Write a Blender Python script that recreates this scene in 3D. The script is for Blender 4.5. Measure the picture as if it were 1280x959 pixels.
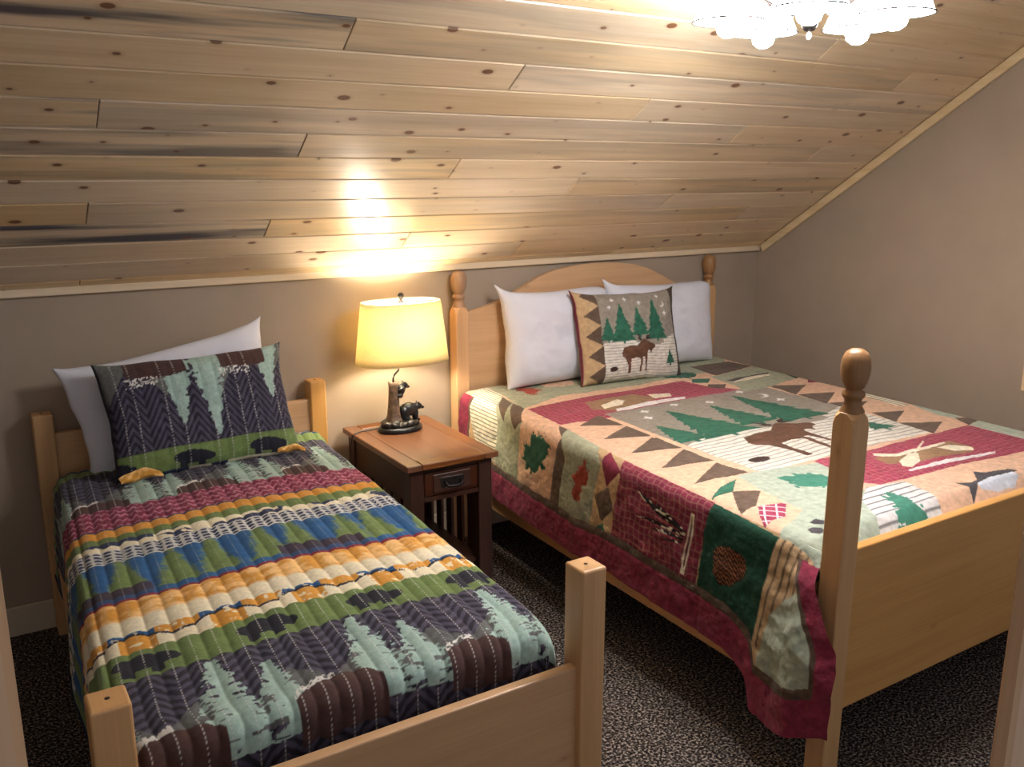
import bpy, bmesh, math, random
import numpy as np
from mathutils import Vector, Matrix

for o in list(bpy.data.objects): bpy.data.objects.remove(o, do_unlink=True)
scene = bpy.context.scene
COL = scene.collection
R = math.radians
random.seed(4)

# ---------------------------------------------------------------- camera, world, exposure
cam_d = bpy.data.cameras.new('camera')
cam_d.sensor_width = 36.0
cam_d.lens = 1121.0 / 1280.0 * 36.0
cam_d.clip_start = 0.02
cam = bpy.data.objects.new('camera', cam_d)
cam.location = (0, 0, 1.65)
cam.rotation_euler = (R(90 - 13.2), 0, R(-32.2))
COL.objects.link(cam)
scene.camera = cam

world = bpy.data.worlds.new('world')
scene.world = world
world.use_nodes = True
bgn = world.node_tree.nodes['Background']
bgn.inputs[0].default_value = (0.95, 0.93, 1.0, 1)
bgn.inputs[1].default_value = 0.22          # even ambient fill, added in place of unseen hallway light behind the camera

scene.view_settings.view_transform = 'Standard'
scene.view_settings.look = 'None'
scene.view_settings.gamma = 1.0
scene.view_settings.use_curve_mapping = False
scene.view_settings.exposure = 0.52

LAMP_POWER = 350.0        # radiance of the table lamp's bulb
FIXTURE_POWER = 62.0     # radiance of each of the five ceiling bulbs
GLASS_GLOW = 30.0         # radiance of their lit glass bowls

# ---------------------------------------------------------------- helpers
def lin(c):
    return tuple((x / 12.92 if x <= 0.04045 else ((x + 0.055) / 1.055) ** 2.4) for x in [v / 255.0 for v in c])

def link(o, parent=None):
    COL.objects.link(o)
    if parent is not None: o.parent = parent
    return o

def tag(o, label=None, cat=None, group=None, kind=None):
    if label: o['label'] = label
    if cat: o['category'] = cat
    if group: o['group'] = group
    if kind: o['kind'] = kind
    return o

def empty(name, loc, label, cat, group=None):
    o = bpy.data.objects.new(name, None)
    o.location = loc
    o.empty_display_size = 0.05
    COL.objects.link(o)
    return tag(o, label, cat, group)

def uv_grain(me, axis):
    """UV in metres: u along the grain axis, v across it"""
    uvl = me.uv_layers.new(name='UVMap')
    n = len(me.loops)
    co = np.empty(len(me.vertices) * 3); me.vertices.foreach_get('co', co); co = co.reshape(-1, 3)
    vi = np.empty(n, dtype=np.int32); me.loops.foreach_get('vertex_index', vi)
    nor = np.empty(len(me.polygons) * 3); me.polygons.foreach_get('normal', nor); nor = np.abs(nor.reshape(-1, 3))
    tot = np.empty(len(me.polygons), dtype=np.int32); me.polygons.foreach_get('loop_total', tot)
    pn = np.repeat(nor, tot, axis=0)
    others = [a for a in range(3) if a != axis]
    c = co[vi]
    pick = pn[:, others[0]] > pn[:, others[1]]
    v = np.where(pick, c[:, others[1]], c[:, others[0]] + 0.37)
    uv = np.stack([c[:, axis], v], 1)
    uvl.data.foreach_set('uv', uv.ravel())

def finish(name, bm, mat, parent=None, smooth=False, grain=None):
    bmesh.ops.recalc_face_normals(bm, faces=bm.faces)
    me = bpy.data.meshes.new(name)
    bm.to_mesh(me); bm.free()
    if smooth:
        me.polygons.foreach_set('use_smooth', [True] * len(me.polygons))
    if grain is not None: uv_grain(me, grain)
    me.materials.append(mat)
    o = bpy.data.objects.new(name, me)
    return link_local(o, parent)

def link_local(o, parent):
    """geometry is written in world space; keep it there under a parent that has a location"""
    COL.objects.link(o)
    if parent is not None:
        o.parent = parent
        p = parent; off = Vector((0, 0, 0))
        while p is not None:
            off += p.location; p = p.parent
        o.location = -off
    return o

def bm_box(bm, x0, x1, y0, y1, z0, z1, bev=0.0, seg=1, shear=None):
    vs = []
    for (x, y, z) in [(x0,y0,z0),(x1,y0,z0),(x1,y1,z0),(x0,y1,z0),(x0,y0,z1),(x1,y0,z1),(x1,y1,z1),(x0,y1,z1)]:
        if shear: x += shear(y)
        vs.append(bm.verts.new((x, y, z)))
    fs = [bm.faces.new([vs[i] for i in q]) for q in [(0,3,2,1),(4,5,6,7),(0,1,5,4),(1,2,6,5),(2,3,7,6),(3,0,4,7)]]
    if bev > 0:
        es = list({e for f in fs for e in f.edges})
        bmesh.ops.bevel(bm, geom=es, offset=bev, segments=seg, profile=0.5, affect='EDGES')
    return bm

def box(name, x0, x1, y0, y1, z0, z1, mat, parent=None, bev=0.0, seg=1, grain=None, shear=None):
    bm = bmesh.new(); bm_box(bm, x0, x1, y0, y1, z0, z1, bev, seg, shear)
    return finish(name, bm, mat, parent, False, grain)

def bm_lathe(bm, prof, cx, cy, n=24, sx=1.0, sy=1.0):
    rings = []
    for (r, z) in prof:
        if r < 1e-5: rings.append([bm.verts.new((cx, cy, z))])
        else: rings.append([bm.verts.new((cx + sx * r * math.cos(2*math.pi*k/n), cy + sy * r * math.sin(2*math.pi*k/n), z)) for k in range(n)])
    for a, b in zip(rings[:-1], rings[1:]):
        for k in range(n):
            k2 = (k + 1) % n
            if len(a) == 1 and len(b) == 1: continue
            if len(a) == 1: bm.faces.new((a[0], b[k], b[k2]))
            elif len(b) == 1: bm.faces.new((a[k], b[0], a[k2]))
            else: bm.faces.new((a[k], b[k], b[k2], a[k2]))

def lathe(name, prof, cx, cy, mat, parent=None, n=24, sx=1.0, sy=1.0, grain=None):
    bm = bmesh.new(); bm_lathe(bm, prof, cx, cy, n, sx, sy)
    return finish(name, bm, mat, parent, True, grain)

def tube(name, pts, rad, mat, parent=None, n=8):
    bm = bmesh.new(); pts = [Vector(p) for p in pts]; rings = []
    rads = rad if isinstance(rad, (list, tuple)) else [rad] * len(pts)
    for i, p in enumerate(pts):
        d = (pts[min(i+1, len(pts)-1)] - pts[max(i-1, 0)]).normalized()
        a = d.cross(Vector((0.13, 0.21, 0.97)) if abs(d.z) < 0.9 else Vector((1, 0, 0))).normalized(); b = d.cross(a)
        rings.append([bm.verts.new(p + (a * math.cos(2*math.pi*k/n) + b * math.sin(2*math.pi*k/n)) * rads[i]) for k in range(n)])
    for a, b in zip(rings[:-1], rings[1:]):
        for k in range(n): bm.faces.new((a[k], a[(k+1) % n], b[(k+1) % n], b[k]))
    bm.faces.new(rings[0]); bm.faces.new(rings[-1])
    return finish(name, bm, mat, parent, True)

# ---------------------------------------------------------------- noise and raster helpers
def _hash(ix, iy, seed):
    h = (ix.astype(np.int64) * 374761393 + iy.astype(np.int64) * 668265263 + seed * 982451653) & 0x7fffffff
    h = ((h ^ (h >> 13)) * 1274126177) & 0x7fffffff
    return ((h ^ (h >> 16)) & 0xffff) / 65535.0

def vnoise(x, y, seed=0):
    x0 = np.floor(x); y0 = np.floor(y); fx = x - x0; fy = y - y0
    fx = fx * fx * (3 - 2 * fx); fy = fy * fy * (3 - 2 * fy)
    a = _hash(x0, y0, seed); b = _hash(x0 + 1, y0, seed); c = _hash(x0, y0 + 1, seed); d = _hash(x0 + 1, y0 + 1, seed)
    return a * (1-fx) * (1-fy) + b * fx * (1-fy) + c * (1-fx) * fy + d * fx * fy

def fbm(x, y, seed=0, oct=3):
    t = 0; a = 1; n = 0
    for i in range(oct):
        t = t + a * vnoise(x * 2**i, y * 2**i, seed + i * 17); n += a; a *= 0.5
    return t / n

def sst(a, b, x):
    k = np.clip((x - a) / (b - a), 0, 1); return k * k * (3 - 2 * k)

def inpoly(x, y, P):
    ins = np.zeros(x.shape, bool); j = len(P) - 1
    for i in range(len(P)):
        xi, yi = P[i]; xj, yj = P[j]
        if yi != yj:
            ins ^= ((yi > y) != (yj > y)) & (x < (xj - xi) * (y - yi) / (yj - yi) + xi)
        j = i
    return ins

# ---------------------------------------------------------------- materials
def new_mat(name):
    m = bpy.data.materials.new(name); m.use_nodes = True
    nt = m.node_tree; b = nt.nodes['Principled BSDF']
    return m, nt, b

def N(nt, t, **kw):
    n = nt.nodes.new(t)
    for k, v in kw.items(): setattr(n, k, v)
    return n

def ramp(nt, stops, interp='LINEAR'):
    r = N(nt, 'ShaderNodeValToRGB'); r.color_ramp.interpolation = interp
    e = r.color_ramp.elements
    e[0].position = stops[0][0]; e[0].color = (*stops[0][1], 1)
    e[1].position = stops[-1][0]; e[1].color = (*stops[-1][1], 1)
    for p, c in stops[1:-1]:
        q = e.new(p); q.color = (*c, 1)
    return r

def mixrgb(nt, fac, a, b, mode='MIX'):
    m = N(nt, 'ShaderNodeMix', data_type='RGBA', blend_type=mode)
    for s, v in ((m.inputs[0], fac), (m.inputs[6], a), (m.inputs[7], b)):
        if hasattr(v, 'links'): nt.links.new(v, s)
        elif isinstance(v, (int, float)): s.default_value = v
        else: s.default_value = (*v, 1) if len(v) == 3 else v
    return m.outputs[2]

def math_n(nt, op, a, b=0.0):
    m = N(nt, 'ShaderNodeMath', operation=op)
    for s, v in ((m.inputs[0], a), (m.inputs[1], b)):
        if hasattr(v, 'links'): nt.links.new(v, s)
        else: s.default_value = v
    return m.outputs[0]

def wood(name, light, dark, knot, rough=0.32, knots=0.5, stain=False, vary=0.25, kscale=(2.6, 6.5), coat=0.0, spec=0.5):
    m, nt, b = new_mat(name); L = nt.links.new
    uv = N(nt, 'ShaderNodeUVMap'); info = N(nt, 'ShaderNodeObjectInfo')
    comb = N(nt, 'ShaderNodeCombineXYZ')
    L(math_n(nt, 'MULTIPLY', info.outputs['Random'], 37.0), comb.inputs[0])
    L(math_n(nt, 'MULTIPLY', info.outputs['Random'], 91.0), comb.inputs[1])
    add = N(nt, 'ShaderNodeVectorMath', operation='ADD'); L(uv.outputs[0], add.inputs[0]); L(comb.outputs[0], add.inputs[1])
    def mapped(sx, sy):
        mp = N(nt, 'ShaderNodeVectorMath', operation='MULTIPLY'); L(add.outputs[0], mp.inputs[0]); mp.inputs[1].default_value = (sx, sy, 1); return mp.outputs[0]
    g1 = N(nt, 'ShaderNodeTexNoise'); L(mapped(1.3, 26), g1.inputs['Vector']); g1.inputs['Scale'].default_value = 1.0; g1.inputs['Detail'].default_value = 4
    g2 = N(nt, 'ShaderNodeTexNoise'); L(mapped(4.0, 160), g2.inputs['Vector']); g2.inputs['Scale'].default_value = 1.0; g2.inputs['Detail'].default_value = 2
    gr = mixrgb(nt, 0.35, g1.outputs['Fac'], g2.outputs['Fac'])
    rp = ramp(nt, [(0.28, dark), (0.74, light)]); L(gr, rp.inputs[0])
    col = rp.outputs[0]
    # board to board variation
    hv = N(nt, 'ShaderNodeHueSaturation'); L(col, hv.inputs['Color'])
    L(math_n(nt, 'ADD', math_n(nt, 'MULTIPLY', info.outputs['Random'], vary), 1.0 - vary / 2), hv.inputs['Value'])
    r2 = math_n(nt, 'FRACT', math_n(nt, 'MULTIPLY', info.outputs['Random'], 13.7))
    L(math_n(nt, 'ADD', math_n(nt, 'MULTIPLY', r2, 0.35), 0.80), hv.inputs['Saturation'])
    col = hv.outputs[0]
    if stain:
        at = N(nt, 'ShaderNodeAttribute', attribute_type='OBJECT', attribute_name='stain')
        sn = N(nt, 'ShaderNodeTexNoise'); L(mapped(0.9, 13), sn.inputs['Vector']); sn.inputs['Scale'].default_value = 1.0; sn.inputs['Detail'].default_value = 3
        sr = ramp(nt, [(0.44, (0, 0, 0)), (0.58, (1, 1, 1))]); L(sn.outputs['Fac'], sr.inputs[0])
        f = math_n(nt, 'MULTIPLY', sr.outputs[0], at.outputs['Fac'])
        col = mixrgb(nt, f, col, lin((80, 81, 86)))
    if knots > 0:
        # distort a little so that the knots are not perfect ellipses
        vo = N(nt, 'ShaderNodeTexVoronoi', feature='F1', voronoi_dimensions='2D'); L(mapped(*kscale), vo.inputs['Vector']); vo.inputs['Scale'].default_value = 1.0
        pres = N(nt, 'ShaderNodeSeparateColor'); L(vo.outputs['Color'], pres.inputs[0])
        size = math_n(nt, 'MULTIPLY', math_n(nt, 'POWER', math_n(nt, 'MAXIMUM', math_n(nt, 'SUBTRACT', pres.outputs[0], 1.0 - knots), 0.0), 1.6), 0.19)
        dist = vo.outputs['Distance']
        kn = math_n(nt, 'SUBTRACT', size, dist)
        kr = ramp(nt, [(0.0, (0, 0, 0)), (0.018, (1, 1, 1))]); L(kn, kr.inputs[0])
        halo = ramp(nt, [(0.0, (0, 0, 0)), (0.1, (1, 1, 1))]); L(math_n(nt, 'ADD', kn, 0.07), halo.inputs[0])
        on = math_n(nt, 'GREATER_THAN', size, 0.004)
        col = mixrgb(nt, math_n(nt, 'MULTIPLY', math_n(nt, 'MULTIPLY', halo.outputs[0], on), 0.35), col, knot)
        col = mixrgb(nt, math_n(nt, 'MULTIPLY', math_n(nt, 'MULTIPLY', kr.outputs[0], on), 0.9), col, tuple(k * 0.62 for k in knot))
    L(col, b.inputs['Base Color'])
    b.inputs['Roughness'].default_value = rough
    b.inputs['Specular IOR Level'].default_value = spec
    b.inputs['Coat Weight'].default_value = coat; b.inputs['Coat Roughness'].default_value = 0.12
    bp = N(nt, 'ShaderNodeBump'); bp.inputs['Strength'].default_value = 0.08; bp.inputs['Distance'].default_value = 0.002
    L(g2.outputs['Fac'], bp.inputs['Height']); L(bp.outputs[0], b.inputs['Normal'])
    return m

def plain(name, col, rough=0.6, metal=0.0, spec=0.5, noise=0.0, nscale=40.0, bump=0.0):
    m, nt, b = new_mat(name); L = nt.links.new
    b.inputs['Roughness'].default_value = rough; b.inputs['Metallic'].default_value = metal
    b.inputs['Specular IOR Level'].default_value = spec
    tc = N(nt, 'ShaderNodeTexCoord'); nz = N(nt, 'ShaderNodeTexNoise'); L(tc.outputs['Object'], nz.inputs['Vector'])
    nz.inputs['Scale'].default_value = nscale; nz.inputs['Detail'].default_value = 4
    lo = tuple(c * (1 - noise) for c in col); hi = tuple(min(1, c * (1 + noise)) for c in col)
    rp = ramp(nt, [(0.3, lo), (0.7, hi)]); L(nz.outputs['Fac'], rp.inputs[0]); L(rp.outputs[0], b.inputs['Base Color'])
    if bump > 0:
        bp = N(nt, 'ShaderNodeBump'); bp.inputs['Strength'].default_value = bump; bp.inputs['Distance'].default_value = 0.003
        L(nz.outputs['Fac'], bp.inputs['Height']); L(bp.outputs[0], b.inputs['Normal'])
    return m

def printed(name, rough=0.9, bump=0.25, bscale=90.0, mottled=0.12):
    """cloth whose print is carried by the mesh's colour attribute, with weave and mottling"""
    m, nt, b = new_mat(name); L = nt.links.new
    at = N(nt, 'ShaderNodeAttribute', attribute_name='Col')
    tc = N(nt, 'ShaderNodeTexCoord')
    n1 = N(nt, 'ShaderNodeTexNoise'); L(tc.outputs['Object'], n1.inputs['Vector']); n1.inputs['Scale'].default_value = bscale; n1.inputs['Detail'].default_value = 3
    rp = ramp(nt, [(0.3, (1 - mottled,) * 3), (0.7, (1 + mottled,) * 3)]); L(n1.outputs['Fac'], rp.inputs[0])
    L(mixrgb(nt, 1.0, at.outputs['Color'], rp.outputs[0], 'MULTIPLY'), b.inputs['Base Color'])
    b.inputs['Roughness'].default_value = rough; b.inputs['Specular IOR Level'].default_value = 0.2
    b.inputs['Sheen Weight'].default_value = 0.08
    bp = N(nt, 'ShaderNodeBump'); bp.inputs['Strength'].default_value = bump; bp.inputs['Distance'].default_value = 0.004
    L(n1.outputs['Fac'], bp.inputs['Height']); L(bp.outputs[0], b.inputs['Normal'])
    return m

M = {}
M['ceiling_pine'] = wood('varnished_ceiling_pine', lin((238, 216, 180)), lin((210, 180, 136)), lin((138, 86, 50)), rough=0.30, knots=0.72, stain=True, vary=0.16, kscale=(5.0, 9.1), coat=0.25)
M['trim_pine'] = wood('pine_trim', lin((236, 216, 180)), lin((212, 184, 140)), lin((140, 90, 50)), rough=0.35, knots=0.25, kscale=(2.0, 9.0), vary=0.08)
M['bed_pine'] = wood('honey_pine', lin((220, 174, 120)), lin((194, 146, 94)), lin((120, 68, 34)), rough=0.38, knots=0.22, kscale=(3.0, 6.0), vary=0.08)
M['turned_pine'] = wood('turned_pine', lin((172, 132, 94)), lin((138, 102, 70)), lin((92, 54, 30)), rough=0.4, knots=0.0, vary=0.05)
M['table_top'] = wood('brown_oak_top', lin((126, 82, 52)), lin((92, 56, 34)), lin((70, 34, 16)), rough=0.3, knots=0.0, vary=0.14)
M['table_dark'] = wood('dark_stained_oak', lin((74, 40, 24)), lin((46, 24, 15)), lin((30, 14, 8)), rough=0.4, knots=0.0, vary=0.1)
M['wall'] = plain('taupe_wall_paint', lin((166, 149, 129)), 0.75, spec=0.25, noise=0.03, nscale=7, bump=0.05)
M['carpet_base'] = None
M['white_paint'] = plain('cream_baseboard_paint', lin((205, 190, 165)), 0.45, noise=0.02)
M['iron'] = plain('dark_metal', (0.035, 0.03, 0.028), 0.45, 0.7)
M['bronze'] = plain('oil_rubbed_bronze', (0.05, 0.04, 0.035), 0.4, 0.8)
M['resin_black'] = plain('black_resin', (0.014, 0.015, 0.018), 0.28, noise=0.4, nscale=60, bump=0.2)
M['resin_base'] = plain('dark_resin_rock', (0.03, 0.025, 0.022), 0.3, noise=0.6, nscale=35, bump=0.4)
M['bark'] = plain('painted_bark', (0.12, 0.075, 0.05), 0.6, noise=0.65, nscale=55, bump=0.7)
M['print'] = printed('quilted_cotton_print')
M['print_patch'] = printed('patchwork_cotton', bump=0.75, bscale=48, mottled=0.16)
M['white_cotton'] = plain('white_pillowcase', lin((226, 226, 232)), 0.85, spec=0.2, noise=0.015, nscale=18, bump=0.12)
M['reverse'] = plain('quilt_reverse_navy', lin((40, 46, 66)), 0.9, spec=0.2, noise=0.25, nscale=60)
M['hole'] = plain('dark_screw_hole', (0.03, 0.018, 0.01), 0.8)

def carpet():
    m, nt, b = new_mat('speckled_carpet'); L = nt.links.new
    tc = N(nt, 'ShaderNodeTexCoord')
    n1 = N(nt, 'ShaderNodeTexNoise'); L(tc.outputs['Object'], n1.inputs['Vector']); n1.inputs['Scale'].default_value = 120; n1.inputs['Detail'].default_value = 2
    n2 = N(nt, 'ShaderNodeTexVoronoi'); L(tc.outputs['Object'], n2.inputs['Vector']); n2.inputs['Scale'].default_value = 150
    rp = ramp(nt, [(0.42, lin((46, 39, 36))), (0.52, lin((98, 88, 82))), (0.62, lin((172, 159, 148)))]); L(n1.outputs['Fac'], rp.inputs[0])
    L(rp.outputs[0], b.inputs['Base Color']); b.inputs['Roughness'].default_value = 1.0; b.inputs['Specular IOR Level'].default_value = 0.05
    bp = N(nt, 'ShaderNodeBump'); bp.inputs['Strength'].default_value = 0.9; bp.inputs['Distance'].default_value = 0.012
    L(n2.outputs['Distance'], bp.inputs['Height']); L(bp.outputs[0], b.inputs['Normal'])
    return m
M['carpet'] = carpet()

def shade_mat():
    m, nt, b = new_mat('cream_linen_shade'); L = nt.links.new
    out = nt.nodes['Material Output']
    d = N(nt, 'ShaderNodeBsdfDiffuse'); t = N(nt, 'ShaderNodeBsdfTranslucent'); mx = N(nt, 'ShaderNodeMixShader')
    tc = N(nt, 'ShaderNodeTexCoord'); nz = N(nt, 'ShaderNodeTexNoise'); L(tc.outputs['Object'], nz.inputs['Vector']); nz.inputs['Scale'].default_value = 220
    rp = ramp(nt, [(0.3, lin((236, 222, 180))), (0.7, lin((250, 240, 205)))]); L(nz.outputs['Fac'], rp.inputs[0])
    L(rp.outputs[0], d.inputs['Color']); L(mixrgb(nt, 1.0, rp.outputs[0], (0.60, 0.56, 0.48), 'MULTIPLY'), t.inputs['Color'])
    mx.inputs[0].default_value = 0.5; L(d.outputs[0], mx.inputs[1]); L(t.outputs[0], mx.inputs[2]); L(mx.outputs[0], out.inputs[0])
    nt.nodes.remove(b); return m
M['shade'] = shade_mat()

def emit(name, col, s):
    m, nt, b = new_mat(name)
    b.inputs['Base Color'].default_value = (*col, 1); b.inputs['Emission Color'].default_value = (*col, 1); b.inputs['Emission Strength'].default_value = s
    b.inputs['Roughness'].default_value = 0.3
    return m
M['lit_glass'] = emit('lit_frosted_glass', (0.98, 0.97, 1.0), GLASS_GLOW)
M['bulb'] = emit('lit_bulb', (0.98, 0.97, 1.0), FIXTURE_POWER)
M['warm_bulb'] = emit('lit_warm_bulb', (1.0, 0.90, 0.76), LAMP_POWER)
M['night_glass'] = plain('dark_night_glass', (0.01, 0.012, 0.016), 0.06)
M['clear'] = plain('crystal_drop', (0.6, 0.6, 0.6), 0.05)

# ================================================================ the room
YW, XR, XL, ZK = 3.497, 3.805, -1.60, 1.25      # back wall, right wall, left wall, knee-wall height
SL = 0.667; AL = math.atan(SL)
def cz(y): return ZK + SL * (YW - y)
def cpt(x, s, n=0.0):                            # point on the sloped ceiling: s up the slope, n below it
    return (x, YW - s * math.cos(AL) - n * math.sin(AL), ZK + s * math.sin(AL) - n * math.cos(AL))

tag(box('floor', XL, XR, 0.0, YW, -0.05, 0.0, M['carpet']), kind='structure')
tag(box('wall_back', XL - 0.1, XR + 0.1, YW, YW + 0.1, -0.05, ZK + 0.06, M['wall']), kind='structure')
def gable(name, x0, x1):
    bm = bmesh.new(); ys = [0.30, YW]
    pts = [(ys[0], -0.05), (ys[1], -0.05), (ys[1], cz(ys[1]) + 0.03), (ys[0], cz(ys[0]) + 0.03)]
    a = [bm.verts.new((x0, y, z)) for y, z in pts]; b = [bm.verts.new((x1, y, z)) for y, z in pts]
    bm.faces.new(a); bm.faces.new(b[::-1])
    for i in range(4): bm.faces.new((a[i], b[i], b[(i+1) % 4], a[(i+1) % 4]))
    return tag(finish(name, bm, M['wall']), kind='structure')
gable('wall_right', XR, XR + 0.1)
gable('wall_left', XL - 0.1, XL)

# ceiling: deck plus tongue-and-groove planks, every plank its own board
SMAX = 3.80
bm = bmesh.new()
q = [cpt(XL, -0.05, -0.012), cpt(XR, -0.05, -0.012), cpt(XR, SMAX, -0.012), cpt(XL, SMAX, -0.012)]
q2 = [cpt(XL, -0.05, -0.05), cpt(XR, -0.05, -0.05), cpt(XR, SMAX, -0.05), cpt(XL, SMAX, -0.05)]
a = [bm.verts.new(p) for p in q]; b = [bm.verts.new(p) for p in q2]
bm.faces.new(a); bm.faces.new(b[::-1])
for i in range(4): bm.faces.new((a[i], b[i], b[(i+1) % 4], a[(i+1) % 4]))
ceiling = tag(finish('ceiling', bm, M['ceiling_pine'], grain=0), kind='structure')
PW = 0.1235
STAIN = {(10, 0): 0.95, (7, 0): 1.0, (6, 0): 0.75, (2, 0): 1.0, (5, 0): 0.4, (9, 1): 0.3, (3, 1): 0.2, (9, 2): 0.7, (4, 1): 0.3}
def plank(x0, x1, s0, s1, stain):
    bm = bmesh.new(); c = 0.004; g = 0.0007
    prof = [(s0 + g, -0.012), (s0 + g, -c), (s0 + g + c, 0.0), (s1 - g - c, 0.0), (s1 - g, -c), (s1 - g, -0.012)]
    e = 0.0012
    rings = []
    for x, inset in ((x0 + e, True), (x0 + e + 0.002, False), (x1 - e - 0.002, False), (x1 - e, True)):
        rings.append([bm.verts.new(cpt(x, s, n - (0.002 if inset and n > -0.005 else 0))) for s, n in prof])
    for r0, r1 in zip(rings[:-1], rings[1:]):
        for i in range(6): bm.faces.new((r0[i], r0[(i+1) % 6], r1[(i+1) % 6], r1[i]))
    bm.faces.new(rings[0]); bm.faces.new(rings[-1][::-1])
    o = finish('plank', bm, M['ceiling_pine'], ceiling)
    me = o.data; uvl = me.uv_layers.new(name='UVMap')
    for l in me.loops:
        v = me.vertices[l.vertex_index].co
        uvl.data[l.index].uv = (v.x, (YW - v.y) / math.cos(AL))
    o['stain'] = float(stain)
for k in range(-1, 30):
    s0 = 0.065 + PW * k; s1 = s0 + PW
    js = [x for x in [0.98 + 0.59 * (10 - k) + 2.36 * m for m in range(-20, 21)] if XL + 0.15 < x < XR - 0.12]
    xs = [XL] + js + [XR]
    # the first plank that the photograph shows in this row is the one that holds X = 0.2
    i0 = max(i for i in range(len(xs) - 1) if xs[i] <= 0.2)
    for i in range(len(xs) - 1):
        st = STAIN.get((k, i - i0), 0.0 if (k * 7 + i * 3) % 4 else 0.25)
        plank(xs[i], xs[i+1], s0, s1, st)

def slope_bar(name, x0, x1, s0, s1, n0, n1, mat, grain=0):
    bm = bmesh.new()
    vs = [bm.verts.new(cpt(x, s, n)) for x, s, n in [(x0,s0,n0),(x1,s0,n0),(x1,s1,n0),(x0,s1,n0),(x0,s0,n1),(x1,s0,n1),(x1,s1,n1),(x0,s1,n1)]]
    fs = [bm.faces.new([vs[i] for i in f]) for f in [(0,3,2,1),(4,5,6,7),(0,1,5,4),(1,2,6,5),(2,3,7,6),(3,0,4,7)]]
    bmesh.ops.bevel(bm, geom=list({e for f in fs for e in f.edges}), offset=0.003, segments=1, affect='EDGES')
    return tag(finish(name, bm, mat, grain=grain), kind='structure')
# flat trim under the planks along the knee wall and up the right wall
bm = bmesh.new(); bm_box(bm, XL + 0.001, XR - 0.002, YW - 0.019, YW - 0.0005, ZK - 0.015, ZK + 0.028, 0.003)
tag(finish('trim_1', bm, M['trim_pine'], grain=0), kind='structure')
slope_bar('trim_2', XR - 0.018, XR - 0.0005, 0.03, 3.75, 0.003, 0.042, M['trim_pine'], grain=1)

tag(box('baseboard_back', XL, XR, YW - 0.014, YW - 0.0005, 0.001, 0.115, M['white_paint'], bev=0.004), kind='structure')
tag(box('baseboard_right', XR - 0.014, XR - 0.0005, 0.3, YW - 0.015, 0.001, 0.115, M['white_paint'], bev=0.004), kind='structure')

# window on the right wall, only the lower corner of its casing shows
w = bpy.data.objects.new('window_1', None); w.location = (XR, 1.5, 0.76); COL.objects.link(w); tag(w, kind='structure')
y0, y1, z0, z1 = 1.05, 1.975, 0.755, 1.75
box('casing', XR - 0.02, XR - 0.0005, y1 - 0.07, y1, z0, z1, M['trim_pine'], w, 0.003, grain=2)
box('casing', XR - 0.02, XR - 0.0005, y0, y0 + 0.07, z0, z1, M['trim_pine'], w, 0.003, grain=2)
box('casing', XR - 0.02, XR - 0.0005, y0 + 0.0705, y1 - 0.0705, z0, z0 + 0.07, M['trim_pine'], w, 0.003, grain=1)
box('casing', XR - 0.02, XR - 0.0005, y0 + 0.0705, y1 - 0.0705, z1 - 0.07, z1, M['trim_pine'], w, 0.003, grain=1)
box('pane', XR - 0.008, XR - 0.0005, y0 + 0.071, y1 - 0.071, z0 + 0.071, z1 - 0.071, M['night_glass'], w)

# doorway the photograph is taken through: the edges of its two casings
tag(box('trim_3', -0.115, 0.004, 0.40, 0.42, 0.001, 2.06, M['bed_pine'], bev=0.004, grain=2), kind='structure')
tag(box('trim_4', 0.838, 0.93, 0.40, 0.42, 0.001, 2.06, M['bed_pine'], bev=0.004, grain=2), kind='structure')

# ================================================================ queen bed
PS = 0.063
def qx(y): return 1.865 - 0.042 * (3.42 - y) / 2.085      # left face of the left posts
QW = 1.565
qbed = empty('queen_bed', (2.6, 2.4, 0.0), 'honey pine queen bed with arched headboard and turned finials on square posts', 'bed')
def finial(cx, cy, z0, parent):
    prof = [(r, z0 + z) for r, z in [(0.030, 0.0), (0.0295, 0.005), (0.0225, 0.017), (0.0205, 0.029), (0.0225, 0.035), (0.0275, 0.041), (0.0282, 0.046), (0.0270, 0.052), (0.0195, 0.0565), (0.0190, 0.0585), (0.0245, 0.063),
            (0.0305, 0.077), (0.0348, 0.097), (0.0358, 0.114), (0.0335, 0.134), (0.0265, 0.150), (0.015, 0.158), (0.0, 0.161)]]
    return lathe('finial', prof, cx, cy, M['turned_pine'], parent, 28, grain=2)
def qpost(x0, y0):
    bm = bmesh.new(); zt = 1.075
    h = PS / 2; cx, cy = x0 + h, y0 + h
    n = 5; c = 0.006
    # square shaft, corners cut away in a lamb's-tongue curve at the top
    def ring(z, half, cut):
        pts = []
        for sx, sy in ((-1, -1), (1, -1), (1, 1), (-1, 1)):
            a = (cx + sx * half, cy + sy * (half - cut)); b = (cx + sx * (half - cut), cy + sy * half)
            pts += [a, b] if sx * sy > 0 else [b, a]
        return [bm.verts.new((x, y, z)) for x, y in pts]
    rs = [ring(0.0, h, 0.003), ring(zt - 0.03, h, 0.003), ring(zt - 0.012, h, 0.010), ring(zt, h, 0.022), ring(zt + 0.002, h - 0.003, 0.022)]
    for a, b in zip(rs[:-1], rs[1:]):
        for i in range(8): bm.faces.new((a[i], a[(i+1) % 8], b[(i+1) % 8], b[i]))
    bm.faces.new(rs[0][::-1]); bm.faces.new(rs[-1])
    p = finish('post', bm, M['bed_pine'], qbed, grain=2)
    finial(cx, cy, zt, p)
    return p
YF, YH = 1.335, 3.42
for y in (YF, YH):
    for dx in (0.0, QW - PS): qpost(qx(y) + dx, y)
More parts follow.
